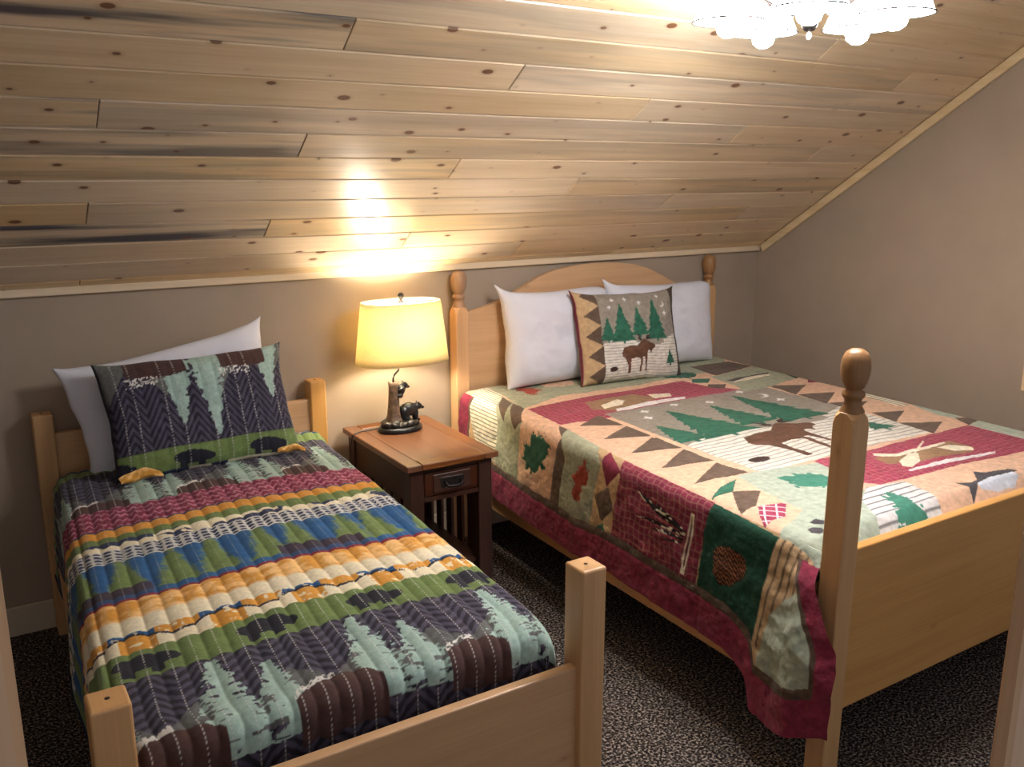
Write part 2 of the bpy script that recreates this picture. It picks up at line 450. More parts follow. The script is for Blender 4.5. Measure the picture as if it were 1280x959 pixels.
# arched headboard
prof = [(1.925, 1.052), (1.982, 1.060), (2.047, 1.075), (2.10, 1.090), (2.16, 1.112), (2.221, 1.141), (2.303, 1.180), (2.36, 1.199), (2.415, 1.212), (2.49, 1.222), (2.56, 1.228), (2.648, 1.231)]
cxh = qx(YH) + QW / 2
left = [(max(x, qx(YH) + PS - 0.004), z) for x, z in prof]; right = [(2 * cxh - x, z) for x, z in left[::-1]]
top = left + right
bm = bmesh.new()
def prism(bm, pts, y0, y1):
    a = [bm.verts.new((x, y0, z)) for x, z in pts]; b = [bm.verts.new((x, y1, z)) for x, z in pts]
    bm.faces.new(a); bm.faces.new(b[::-1]); n = len(pts)
    for i in range(n): bm.faces.new((a[i], a[(i+1) % n], b[(i+1) % n], b[i]))
prism(bm, top + [(right[-1][0], 0.28), (left[0][0], 0.28)], 3.438, 3.464)
finish('headboard', bm, M['bed_pine'], qbed, grain=0)
# footboard, rails, slat deck
box('footboard', qx(YF) + PS - 0.004, qx(YF) + QW - PS + 0.004, YF + 0.016, YF + 0.046, 0.24, 0.705, M['bed_pine'], qbed, 0.004, 2, grain=0)
shq = lambda y: qx(y)
box('side_rail', 0.024, 0.052, YF + PS, YH, 0.225, 0.385, M['bed_pine'], qbed, 0.003, grain=1, shear=shq)
box('side_rail', QW - 0.052, QW - 0.024, YF + PS, YH, 0.225, 0.385, M['bed_pine'], qbed, 0.003, grain=1, shear=shq)
for i in range(14):
    y = YF + PS + 0.08 + i * 0.143
    box('slat', 0.053, QW - 0.053, y - 0.035, y + 0.035, 0.300, 0.320, M['trim_pine'], qbed, shear=shq, grain=0)

# ================================================================ twin bed
TP = 0.066; TYF, TYH = 1.458, 3.402
def tx(y): return 0.187 - 0.079 * (TYH - y) / (TYH - TYF)
TW = 1.062
tbed = empty('twin_bed', (0.68, 2.4, 0.0), 'plain honey pine twin bed with four square posts and low footboard', 'bed')
def tpost(x0, y0, zt):
    p = box('post', x0, x0 + TP, y0, y0 + TP + 0.006, 0.0, zt, M['bed_pine'], tbed, 0.006, 3, grain=2)
    bm = bmesh.new(); bm_lathe(bm, [(0.0, zt + 0.0006), (0.0045, zt + 0.0006), (0.0045, zt - 0.004), (0.0, zt - 0.004)], x0 + TP * 0.5, y0 + TP * 0.55, 12)
    finish('screw_hole', bm, M['hole'], p, True)
    return p
for dx in (0.0, TW - TP): tpost(tx(TYH) + dx, TYH, 0.832)
pf = [tpost(tx(TYF) + dx, TYF, 0.795) for dx in (0.0, TW - TP)]
# wooden plug on the lower part of the right foot post
bm = bmesh.new()
cx, cy, czp = tx(TYF) + TW - TP * 0.48, TYF, 0.205
ring = [bm.verts.new((cx + 0.011 * math.cos(2*math.pi*k/16), cy - 0.0012, czp + 0.011 * math.sin(2*math.pi*k/16))) for k in range(16)]
ring2 = [bm.verts.new((v.co.x, cy + 0.004, v.co.z)) for v in ring]
bm.faces.new(ring)
for k in range(16): bm.faces.new((ring[k], ring[(k+1) % 16], ring2[(k+1) % 16], ring2[k]))
finish('plug', bm, M['turned_pine'], pf[1], grain=2)
box('headboard', tx(TYH) + TP - 0.004, tx(TYH) + TW - TP + 0.004, TYH + 0.022, TYH + 0.048, 0.30, 0.756, M['bed_pine'], tbed, 0.004, 2, grain=0)
box('footboard', tx(TYF) + TP - 0.004, tx(TYF) + TW - TP + 0.004, TYF + 0.020, TYF + 0.048, 0.17, 0.555, M['bed_pine'], tbed, 0.004, 2, grain=0)
sht = lambda y: tx(y)
box('side_rail', 0.022, 0.048, TYF + TP + 0.004, TYH, 0.20, 0.34, M['bed_pine'], tbed, 0.003, grain=1, shear=sht)
box('side_rail', TW - 0.048, TW - 0.022, TYF + TP + 0.004, TYH, 0.20, 0.34, M['bed_pine'], tbed, 0.003, grain=1, shear=sht)
for i in range(13):
    y = TYF + TP + 0.09 + i * 0.143
    box('slat', 0.050, TW - 0.050, y - 0.035, y + 0.035, 0.27, 0.29, M['trim_pine'], tbed, shear=sht, grain=0)
# the mattress, its white sheet shows at the headboard
bm = bmesh.new(); bm_box(bm, 0.072, TW - 0.072, TYF + 0.11, TYH - 0.015, 0.292, 0.602, 0.045, 4, shear=sht)
tag(finish('mattress', bm, M['white_cotton'], None, True), 'twin mattress in a white sheet peeking out beside the headboard post', 'mattress')

# ================================================================ nightstand
nx0, nx1, ny0, ny1, nz = 1.338, 1.728, 2.842, 3.470, 0.602
ns = empty('nightstand', (1.53, 3.15, 0.0), 'dark brown mission-style nightstand with one small drawer between the beds', 'nightstand')
T, D = M['table_top'], M['table_dark']
fw = 0.062
tb = box('tabletop', nx0 + fw, nx1 - fw, ny0 + fw, ny1 - fw, nz - 0.022, nz - 0.0012, T, ns, grain=1)
box('top_border', nx0, nx0 + fw - 0.001, ny0, ny1, nz - 0.024, nz, T, ns, 0.003, grain=1)
box('top_border', nx1 - fw + 0.001, nx1, ny0, ny1, nz - 0.024, nz, T, ns, 0.003, grain=1)
box('top_border', nx0 + fw, nx1 - fw, ny0, ny0 + fw - 0.001, nz - 0.024, nz, T, ns, 0.003, grain=0)
box('top_border', nx0 + fw, nx1 - fw, ny1 - fw + 0.001, ny1, nz - 0.024, nz, T, ns, 0.003, grain=0)
lx0, lx1, ly0, ly1, lw = nx0 + 0.018, nx1 - 0.018, ny0 + 0.020, ny1 - 0.015, 0.058
for x in (lx0, lx1 - lw):
    for y in (ly0, ly1 - lw):
        box('leg', x, x + lw, y, y + lw, 0.0, nz - 0.0245, D, ns, 0.003, grain=2)
zt = nz - 0.0245
for x in (lx0 + 0.008, lx1 - 0.028):
    box('side_apron', x, x + 0.020, ly0 + lw, ly1 - lw, zt - 0.135, zt, D, ns, grain=1)
    box('side_rail', x, x + 0.020, ly0 + lw, ly1 - lw, 0.10, 0.14, D, ns, grain=1)
    for k in range(5):
        y = ly0 + lw + 0.055 + k * 0.092
        box('slat', x + 0.004, x + 0.016, y, y + 0.045, 0.1405, zt - 0.1355, D, ns, grain=2)
box('back_apron', lx0 + lw, lx1 - lw, ly1 - 0.03, ly1 - 0.012, zt - 0.135, zt, D, ns, grain=0)
box('front_rail', lx0 + lw, lx1 - lw, ly0 + 0.006, ly0 + 0.026, zt - 0.018, zt, D, ns, grain=0)
box('front_rail', lx0 + lw, lx1 - lw, ly0 + 0.006, ly0 + 0.026, zt - 0.135, zt - 0.117, D, ns, grain=0)
box('shelf', lx0 + 0.029, lx1 - 0.029, ly0 + 0.03, ly1 - 0.03, 0.142, 0.158, D, ns, grain=1)
dr = box('drawer', lx0 + lw + 0.004, lx1 - lw - 0.004, ly0 + 0.003, ly0 + 0.024, zt - 0.114, zt - 0.021, M['table_dark'], ns, 0.003, grain=0)
cxn = (lx0 + lx1) / 2; czn = zt - 0.067
box('drawer_panel', cxn - 0.080, cxn + 0.080, ly0 - 0.002, ly0 + 0.004, czn - 0.036, czn + 0.036, M['table_dark'], dr, 0.002, grain=0)
h = box('pull_plate', cxn - 0.050, cxn + 0.050, ly0 - 0.005, ly0 - 0.001, czn - 0.022, czn + 0.022, M['iron'], dr, 0.003)
tube('pull_handle', [(cxn - 0.034, ly0 - 0.004, czn + 0.006), (cxn - 0.033, ly0 - 0.018, czn), (cxn - 0.028, ly0 - 0.024, czn - 0.010), (cxn, ly0 - 0.025, czn - 0.013), (cxn + 0.028, ly0 - 0.024, czn - 0.010), (cxn + 0.033, ly0 - 0.018, czn), (cxn + 0.034, ly0 - 0.004, czn + 0.006)], 0.005, M['iron'], dr)

# ================================================================ table lamp with bears
bx0, by0, bz = 1.528, 3.315, nz
lamp = empty('table_lamp', (bx0, by0, bz), 'lit table lamp with cream oval shade and two black bears on a tree trunk', 'lamp')
lathe('base', [(0.0, bz), (0.094, bz), (0.098, bz + 0.006), (0.096, bz + 0.016), (0.086, bz + 0.021), (0.0, bz + 0.021)], bx0 + 0.005, by0, M['resin_black'], lamp, 40, 1.0, 0.72)
def blob(name, parts, mat, parent, vox=0.0035):
    bm = bmesh.new()
    for (c, r, rot) in parts:
        mt = Matrix.Translation(c) @ Matrix.Rotation(rot, 4, 'Y') @ Matrix.Diagonal((*r, 1))
        bmesh.ops.create_icosphere(bm, subdivisions=3, radius=1.0, matrix=mt)
    o = finish(name, bm, mat, parent, True)
    md = o.modifiers.new('remesh', 'REMESH'); md.mode = 'VOXEL'; md.voxel_size = vox; md.use_smooth_shade = True
    sm = o.modifiers.new('smooth', 'SMOOTH'); sm.factor = 0.5; sm.iterations = 3
    return o
def V(dx, dy, dz): return (bx0 + dx, by0 + dy, bz + dz)
# rocky mound
rnd = random.Random(3)
mound = [(V(0.004, 0, 0.026), (0.078, 0.056, 0.016), 0), (V(-0.016, 0, 0.036), (0.042, 0.04, 0.022), 0)]
for k in range(12):
    a = k / 12 * 2 * math.pi
    mound.append((V(0.004 + 0.066 * math.cos(a), 0.045 * math.sin(a), 0.026 + rnd.random() * 0.006), (0.020 + rnd.random() * 0.008, 0.016, 0.010 + rnd.random() * 0.008), rnd.random() - 0.5))
blob('rock_mound', mound, M['resin_base'], lamp)
# trunk with flared roots
bm = bmesh.new(); n = 20; rings = []
for z, r in ((0.030, 0.042), (0.045, 0.034), (0.07, 0.0265), (0.11, 0.0225), (0.15, 0.021), (0.185, 0.0205), (0.207, 0.022), (0.209, 0.016), (0.203, 0.004)):
    ring = []
    for k in range(n):
        a = 2 * math.pi * k / n
        rr = r * (1 + 0.10 * math.sin(5 * a + z * 12) + 0.05 * math.sin(9 * a - z * 30))
        ring.append(bm.verts.new((bx0 - 0.020 + rr * math.cos(a), by0 + rr * math.sin(a), bz + z)))
    rings.append(ring)
for a, b in zip(rings[:-1], rings[1:]):
    for k in range(n): bm.faces.new((a[k], a[(k+1) % n], b[(k+1) % n], b[k]))
bm.faces.new(rings[-1])
finish('tree_trunk', bm, M['bark'], lamp, True)
# big bear crouching beside the trunk, head to the right
blob('bear_figurine', [(V(0.047, 0.0, 0.083), (0.040, 0.024, 0.030), 0.15), (V(0.022, 0.0, 0.074), (0.024, 0.025, 0.030), 0), (V(0.068, 0.0, 0.086), (0.022, 0.020, 0.022), 0.2),
    (V(0.090, -0.002, 0.092), (0.017, 0.015, 0.015), 0), (V(0.106, -0.002, 0.085), (0.013, 0.0075, 0.0075), 0.25), (V(0.088, -0.013, 0.108), (0.005, 0.0035, 0.006), 0), (V(0.088, 0.010, 0.108), (0.005, 0.0035, 0.006), 0),
    (V(0.076, -0.012, 0.058), (0.009, 0.008, 0.028), 0.1), (V(0.074, 0.012, 0.058), (0.009, 0.008, 0.028), -0.1), (V(0.030, -0.016, 0.050), (0.015, 0.010, 0.020), 0), (V(0.030, 0.016, 0.050), (0.015, 0.010, 0.020), 0),
    (V(0.083, -0.012, 0.036), (0.012, 0.008, 0.006), 0), (V(0.040, -0.018, 0.036), (0.014, 0.009, 0.007), 0)], M['resin_black'], lamp, 0.0028)
# cub clinging to the trunk
blob('bear_cub_figurine', [(V(0.010, -0.004, 0.172), (0.020, 0.018, 0.025), 0.35), (V(0.026, -0.006, 0.190), (0.017, 0.014, 0.014), 0.2), (V(0.041, -0.006, 0.183), (0.011, 0.007, 0.0065), 0.3),
    (V(0.024, -0.016, 0.203), (0.0045, 0.003, 0.005), 0), (V(0.024, 0.006, 0.203), (0.0045, 0.003, 0.005), 0), (V(0.004, -0.022, 0.178), (0.016, 0.006, 0.007), -0.4), (V(-0.002, -0.022, 0.152), (0.014, 0.007, 0.008), 0.3), (V(0.008, -0.004, 0.148), (0.013, 0.014, 0.012), 0)], M['resin_black'], lamp, 0.0025)
sx, sz0, sz1 = 1.553, 0.893, 1.143
tube('neck', [(bx0 - 0.020, by0, bz + 0.200), (bx0 - 0.020, by0, bz + 0.222), (bx0 - 0.014, by0, bz + 0.238), (bx0 + 0.004, by0, bz + 0.254), (sx - 0.008, by0, bz + 0.278), (sx, by0, bz + 0.310), (sx, by0, 0.960)], 0.0042, M['iron'], lamp)
lathe('bulb_socket', [(0.0, 0.950), (0.016, 0.950), (0.017, 0.985), (0.013, 0.992), (0.0, 0.992)], sx, by0, M['iron'], lamp, 16)
lathe('light_bulb', [(0.012, 0.992), (0.015, 1.005), (0.026, 1.030), (0.029, 1.048), (0.024, 1.066), (0.012, 1.077), (0.0, 1.079)], sx, by0, M['warm_bulb'], lamp, 20)
def shade():
    bm = bmesh.new(); n = 72; rows = 8; out = []; inn = []
    for sgn, lst, d in ((1, out, 0.0), (-1, inn, -0.0018)):
        for j in range(rows + 1):
            f = j / rows; hx = 0.198 + (0.168 - 0.198) * f + d; hy = 0.122 + (0.100 - 0.122) * f + d
            ring = []
            for k in range(n):
                a = 2 * math.pi * k / n; c, s = math.cos(a), math.sin(a); e = 2 / 2.5
                ring.append(bm.verts.new((sx + hx * math.copysign(abs(c) ** e, c), by0 + hy * math.copysign(abs(s) ** e, s), sz0 + (sz1 - sz0) * f)))
            lst.append(ring)
    for lst in (out, inn):
        for a, b in zip(lst[:-1], lst[1:]):
            for k in range(n): bm.faces.new((a[k], a[(k+1) % n], b[(k+1) % n], b[k]))
    for i in (0, -1):
        for k in range(n): bm.faces.new((out[i][k], out[i][(k+1) % n], inn[i][(k+1) % n], inn[i][k]))
    return finish('lamp_shade', bm, M['shade'], lamp, True)
sh = shade()
tube('harp', [(sx - 0.014, by0, 0.985), (sx - 0.045, by0, 1.02), (sx - 0.05, by0, 1.07), (sx - 0.03, by0, 1.125), (sx, by0, 1.140), (sx + 0.03, by0, 1.125), (sx + 0.05, by0, 1.07), (sx + 0.045, by0, 1.02), (sx + 0.014, by0, 0.985)], 0.002, M['iron'], lamp)
for s in (-1, 1): tube('shade_spoke', [(sx, by0, 1.138), (sx + s * 0.166, by0, 1.136)], 0.0018, M['iron'], lamp)
for s in (-1, 1): tube('shade_spoke', [(sx, by0, 1.138), (sx, by0 + s * 0.098, 1.136)], 0.0018, M['iron'], lamp)
lathe('shade_finial', [(0.0, 1.140), (0.008, 1.140), (0.006, 1.150), (0.012, 1.160), (0.013, 1.168), (0.008, 1.176), (0.0, 1.178)], sx, by0, M['iron'], lamp, 16)
tube('power_cord', [(bx0 - 0.06, by0 + 0.045, bz + 0.006), (bx0 - 0.10, by0 + 0.055, bz + 0.0032), (bx0 - 0.15, by0 + 0.05, bz + 0.0032), (nx0 + 0.004, by0 + 0.03, bz + 0.0036), (nx0 - 0.006, by0 + 0.03, bz - 0.004), (nx0 - 0.008, by0 + 0.05, bz - 0.05), (nx0 - 0.01, by0 + 0.10, 0.30)], 0.0028, M['resin_black'], lamp)

# ================================================================ ceiling light
fx, fy, fz = 1.985, 1.695, 2.034
fix = empty('chandelier', (fx, fy, cz(fy)), 'ceiling light with five lit white glass bowls on dark metal arms', 'ceiling light')
zc = cz(fy)
lathe('canopy', [(0.0, zc - 0.07), (0.03, zc - 0.07), (0.06, zc - 0.05), (0.066, zc - 0.02), (0.066, zc + 0.045), (0.0, zc + 0.045)], fx, fy, M['bronze'], fix)
lathe('rod', [(0.008, fz + 0.10), (0.008, zc - 0.06)], fx, fy, M['bronze'], fix, 12)
lathe('hub', [(0.0, fz - 0.022), (0.012, fz - 0.022), (0.020, fz - 0.012), (0.022, fz + 0.0), (0.034, fz + 0.02), (0.036, fz + 0.07), (0.024, fz + 0.09), (0.010, fz + 0.11), (0.0, fz + 0.11)], fx, fy, M['bronze'], fix)
lathe('bottom_finial', [(0.0, fz - 0.046), (0.005, fz - 0.042), (0.007, fz - 0.034), (0.004, fz - 0.026), (0.0, fz - 0.0225)], fx, fy, M['clear'], fix, 14)
for k in range(5):
    a = R(-32.2) + 2 * math.pi * k / 5 + R(180)
    ux, uy = math.cos(a), math.sin(a); px, py = fx + 0.212 * ux, fy + 0.212 * uy
    tube('arm', [(fx + 0.03 * ux, fy + 0.03 * uy, fz + 0.045), (fx + 0.08 * ux, fy + 0.08 * uy, fz + 0.03), (fx + 0.13 * ux, fy + 0.13 * uy, fz + 0.055), (fx + 0.17 * ux, fy + 0.17 * uy, fz + 0.105), (px, py, fz + 0.118), (px, py, fz + 0.088)], 0.0065, M['bronze'], fix)
    g = lathe('glass_shade', [(0.020, fz + 0.090), (0.034, fz + 0.084), (0.058, fz + 0.062), (0.076, fz + 0.036), (0.088, fz + 0.008), (0.092, fz), (0.089, fz), (0.085, fz + 0.008), (0.073, fz + 0.034), (0.055, fz + 0.058), (0.032, fz + 0.080), (0.020, fz + 0.086)], px, py, M['lit_glass'], fix, 32)
    bm = bmesh.new(); n1, n2 = 40, 6
    rg = [[bm.verts.new((px + (0.0925 + 0.0022 * math.cos(2*math.pi*j/n2)) * math.cos(2*math.pi*i/n1), py + (0.0925 + 0.0022 * math.cos(2*math.pi*j/n2)) * math.sin(2*math.pi*i/n1), fz + 0.0022 * math.sin(2*math.pi*j/n2))) for j in range(n2)] for i in range(n1)]
    for i in range(n1):
        for j in range(n2): bm.faces.new((rg[i][j], rg[(i+1) % n1][j], rg[(i+1) % n1][(j+1) % n2], rg[i][(j+1) % n2]))
    finish('rim', bm, M['bronze'], g, True)
    lathe('socket', [(0.0, fz + 0.092), (0.017, fz + 0.092), (0.017, fz + 0.06), (0.0, fz + 0.06)], px, py, M['bronze'], fix, 14)
    lathe('light_bulb', [(0.013, fz + 0.06), (0.016, fz + 0.045), (0.029, fz + 0.015), (0.033, fz - 0.008), (0.027, fz - 0.028), (0.013, fz - 0.038), (0.0, fz - 0.040)], px, py, M['bulb'], fix, 20)

# ================================================================ bedding
PAL = {k: np.array(lin(v)) for k, v in dict(
    peach=(216, 178, 148), sage=(160, 162, 136), brown=(98, 80, 66), green=(46, 98, 76), green2=(62, 122, 100), red=(158, 66, 48), tan=(188, 158, 118),
    burg=(132, 44, 66), burgd=(104, 32, 52), black=(34, 28, 28), cream=(230, 222, 196), dgreen=(28, 72, 54), cone=(96, 52, 34), white=(224, 220, 216),
    taupe=(146, 116, 84), mint=(168, 178, 158), char=(70, 66, 68), silver=(206, 212, 220), sky=(146, 136, 122), moose=(96, 66, 48), moosed=(58, 40, 34)).items()}

def components(lab):
    """split labels into connected patches on the grid (4-neighbours)"""
    n, m = lab.shape; comp = np.arange(n * m).reshape(n, m)
    eu = lab[1:] == lab[:-1]; ev = lab[:, 1:] == lab[:, :-1]
    while True:
        old = comp.copy()
        for _ in range(8):
            a = np.where(eu, np.minimum(comp[1:], comp[:-1]), comp[1:]); comp[1:] = a
            a = np.where(eu, np.minimum(comp[1:], comp[:-1]), comp[:-1]); comp[:-1] = a
            a = np.where(ev, np.minimum(comp[:, 1:], comp[:, :-1]), comp[:, 1:]); comp[:, 1:] = a
            a = np.where(ev, np.minimum(comp[:, 1:], comp[:, :-1]), comp[:, :-1]); comp[:, :-1] = a
            comp = comp.reshape(-1)[comp]          # pointer jumping
        if (comp == old).all(): break
    return comp

def split_labels(lab, names, least=60):
    fl = lab[:-1, :-1].copy(); names = dict(names)
    for _ in range(6):
        comp = components(fl); ids, cnt = np.unique(comp, return_counts=True)
        small = np.isin(comp, ids[cnt < least])
        if not small.any(): break
        nb = np.roll(fl, 1, 1); nb2 = np.roll(fl, 1, 0)
        sb = np.roll(small, 1, 1); fl = np.where(small & ~sb, nb, np.where(small, nb2, fl))
    comp = components(fl); ids, first = np.unique(comp, return_index=True)
    nn = {k: names[fl.reshape(-1)[i]] for k, i in enumerate(first)}
    remap = np.searchsorted(ids, comp); out = np.zeros(lab.shape, int); out[:-1, :-1] = remap
    return out, nn

def grid_object(name_fn, P, colr, labels, mat, parent, names, closed=False):
    """P (n,m,3) grid -> one mesh per label, with colours and shared smooth normals"""
    n, m = P.shape[:2]
    labels, names = split_labels(labels, names)
    du = np.gradient(P, axis=0); dv = np.gradient(P, axis=1)
    nor = np.cross(du, dv); nor /= np.maximum(np.linalg.norm(nor, axis=2, keepdims=True), 1e-9)
    idx = np.arange(n * m).reshape(n, m)
    quads = np.stack([idx[:-1, :-1], idx[1:, :-1], idx[1:, 1:], idx[:-1, 1:]], -1).reshape(-1, 4)
    lab = labels[:-1, :-1].reshape(-1)
    Pf = P.reshape(-1, 3); Cf = colr.reshape(-1, 3); Nf = nor.reshape(-1, 3)
    objs = []
    for l in np.unique(lab):
        q = quads[lab == l]
        used, inv = np.unique(q, return_inverse=True)
        objs.append((l, np_mesh(names[l], Pf[used], inv.reshape(-1, 4), Cf[used], Nf[used], mat, parent)))
    return objs

def np_mesh(name, verts, quads, cols, nors, mat, parent):
    me = bpy.data.meshes.new(name)
    me.vertices.add(len(verts)); me.vertices.foreach_set('co', np.ascontiguousarray(verts, dtype=np.float32).ravel())
    me.loops.add(quads.size); me.loops.foreach_set('vertex_index', np.ascontiguousarray(quads, dtype=np.int32).ravel())
    me.polygons.add(len(quads)); me.polygons.foreach_set('loop_start', np.arange(0, quads.size, 4, dtype=np.int32))
    me.update(calc_edges=True)
    me.polygons.foreach_set('use_smooth', np.ones(len(quads), bool))
    if cols is not None:
        at = me.color_attributes.new('Col', 'FLOAT_COLOR', 'POINT')
        at.data.foreach_set('color', np.concatenate([cols, np.ones((len(cols), 1))], 1).astype(np.float32).ravel())
    if nors is not None:
        me.normals_split_custom_set_from_vertices(nors.astype(np.float32))
    me.materials.append(mat)
    return link_local(bpy.data.objects.new(name, me), parent)

def put(col, mask, c, k=1.0):
    col[mask] = c if np.ndim(c) == 1 else c[mask]

# ---------------------------------------------------------------- moose scene (quilt centre and pillow)
MOOSE = [(.22,.30),(.25,.36),(.34,.385),(.42,.375),(.49,.43),(.53,.455),(.56,.43),(.60,.40),(.645,.385),(.665,.36),(.655,.335),(.62,.325),(.60,.30),(.595,.27),(.58,.30),(.555,.315),(.535,.28),
         (.535,.12),(.545,.06),(.52,.06),(.515,.14),(.50,.24),(.475,.24),(.465,.06),(.44,.06),(.445,.22),(.40,.235),(.33,.225),(.32,.14),(.325,.05),(.29,.05),(.285,.15),(.26,.23),(.225,.26)]
ANT = [[(.50,.44),(.47,.50),(.44,.52),(.46,.46),(.43,.47),(.47,.43)], [(.545,.45),(.57,.49),(.62,.50),(.585,.46),(.63,.455),(.57,.435)]]
TREES = [(.08, .72, .46, .10), (.27, .88, .44, .155), (.49, .83, .50, .115), (.71, .92, .44, .15), (.87, .30, .14, .07)]
def scene_print(u, v):
    c = np.empty(u.shape + (3,)); c[:] = PAL['sky']
    c *= (0.92 + 0.16 * fbm(u * 8, v * 8, 5))[..., None]
    snow = v < 0.42 + 0.05 * np.sin(u * 7) + 0.04 * (u > 0.8)
    st = 0.5 + 0.5 * np.cos(2 * np.pi * (v / 0.034 + 0.25 * np.sin(u * 9)))
    snowc = (PAL['cream'] + PAL['white']) * 0.46 * (1 - 0.50 * sst(0.72, 0.97, st))[..., None]
    put(c, snow, snowc)
    lab = np.zeros(u.shape, int)
    for (x, y) in ((.13, .84), (.36, .94), (.53, .88), (.80, .96), (.86, .74), (.18, .93)):
        d = np.hypot(u - x, v - y); a = np.arctan2(v - y, u - x)
        put(c, d < 0.014 + 0.012 * np.abs(np.cos(2 * a)) ** 3, PAL['white'])
    moon = (np.hypot(u - .84, v - .85) < .035) & (np.hypot(u - .825, v - .86) > .032); put(c, moon, PAL['white'])
    for i, (x, top, bot, hw) in enumerate(TREES):
        f = np.clip((top - v) / (top - bot), 0, 1)
        saw = 0.72 + 0.28 * ((f * 6.0) % 1.0)
        edge = hw * f * saw + 0.012 * vnoise(u * 60, v * 60, 3)
        m = (v < top) & (v > bot) & (np.abs(u - x) < edge)
        m |= (np.abs(u - x) < 0.012) & (v <= bot) & (v > bot - 0.03)
        tone = (0.75 + 0.5 * fbm(u * 34, v * 50, 9))[..., None]
        put(c, m, PAL['green'] * tone); lab[m] = 1
    ms = inpoly(u, v, MOOSE)
    put(c, ms, PAL['moose'] * (0.7 + 0.6 * fbm(u * 20, v * 26, 2))[..., None]); lab[ms] = 2
    for A in ANT:
        k = inpoly(u, v, A); put(c, k, PAL['moosed']); lab[k] = 2
    sh = (((u - .10) / .05) ** 2 + ((v - .12) / .03) ** 2 < 1); put(c, sh, PAL['moosed'])
    return c, lab

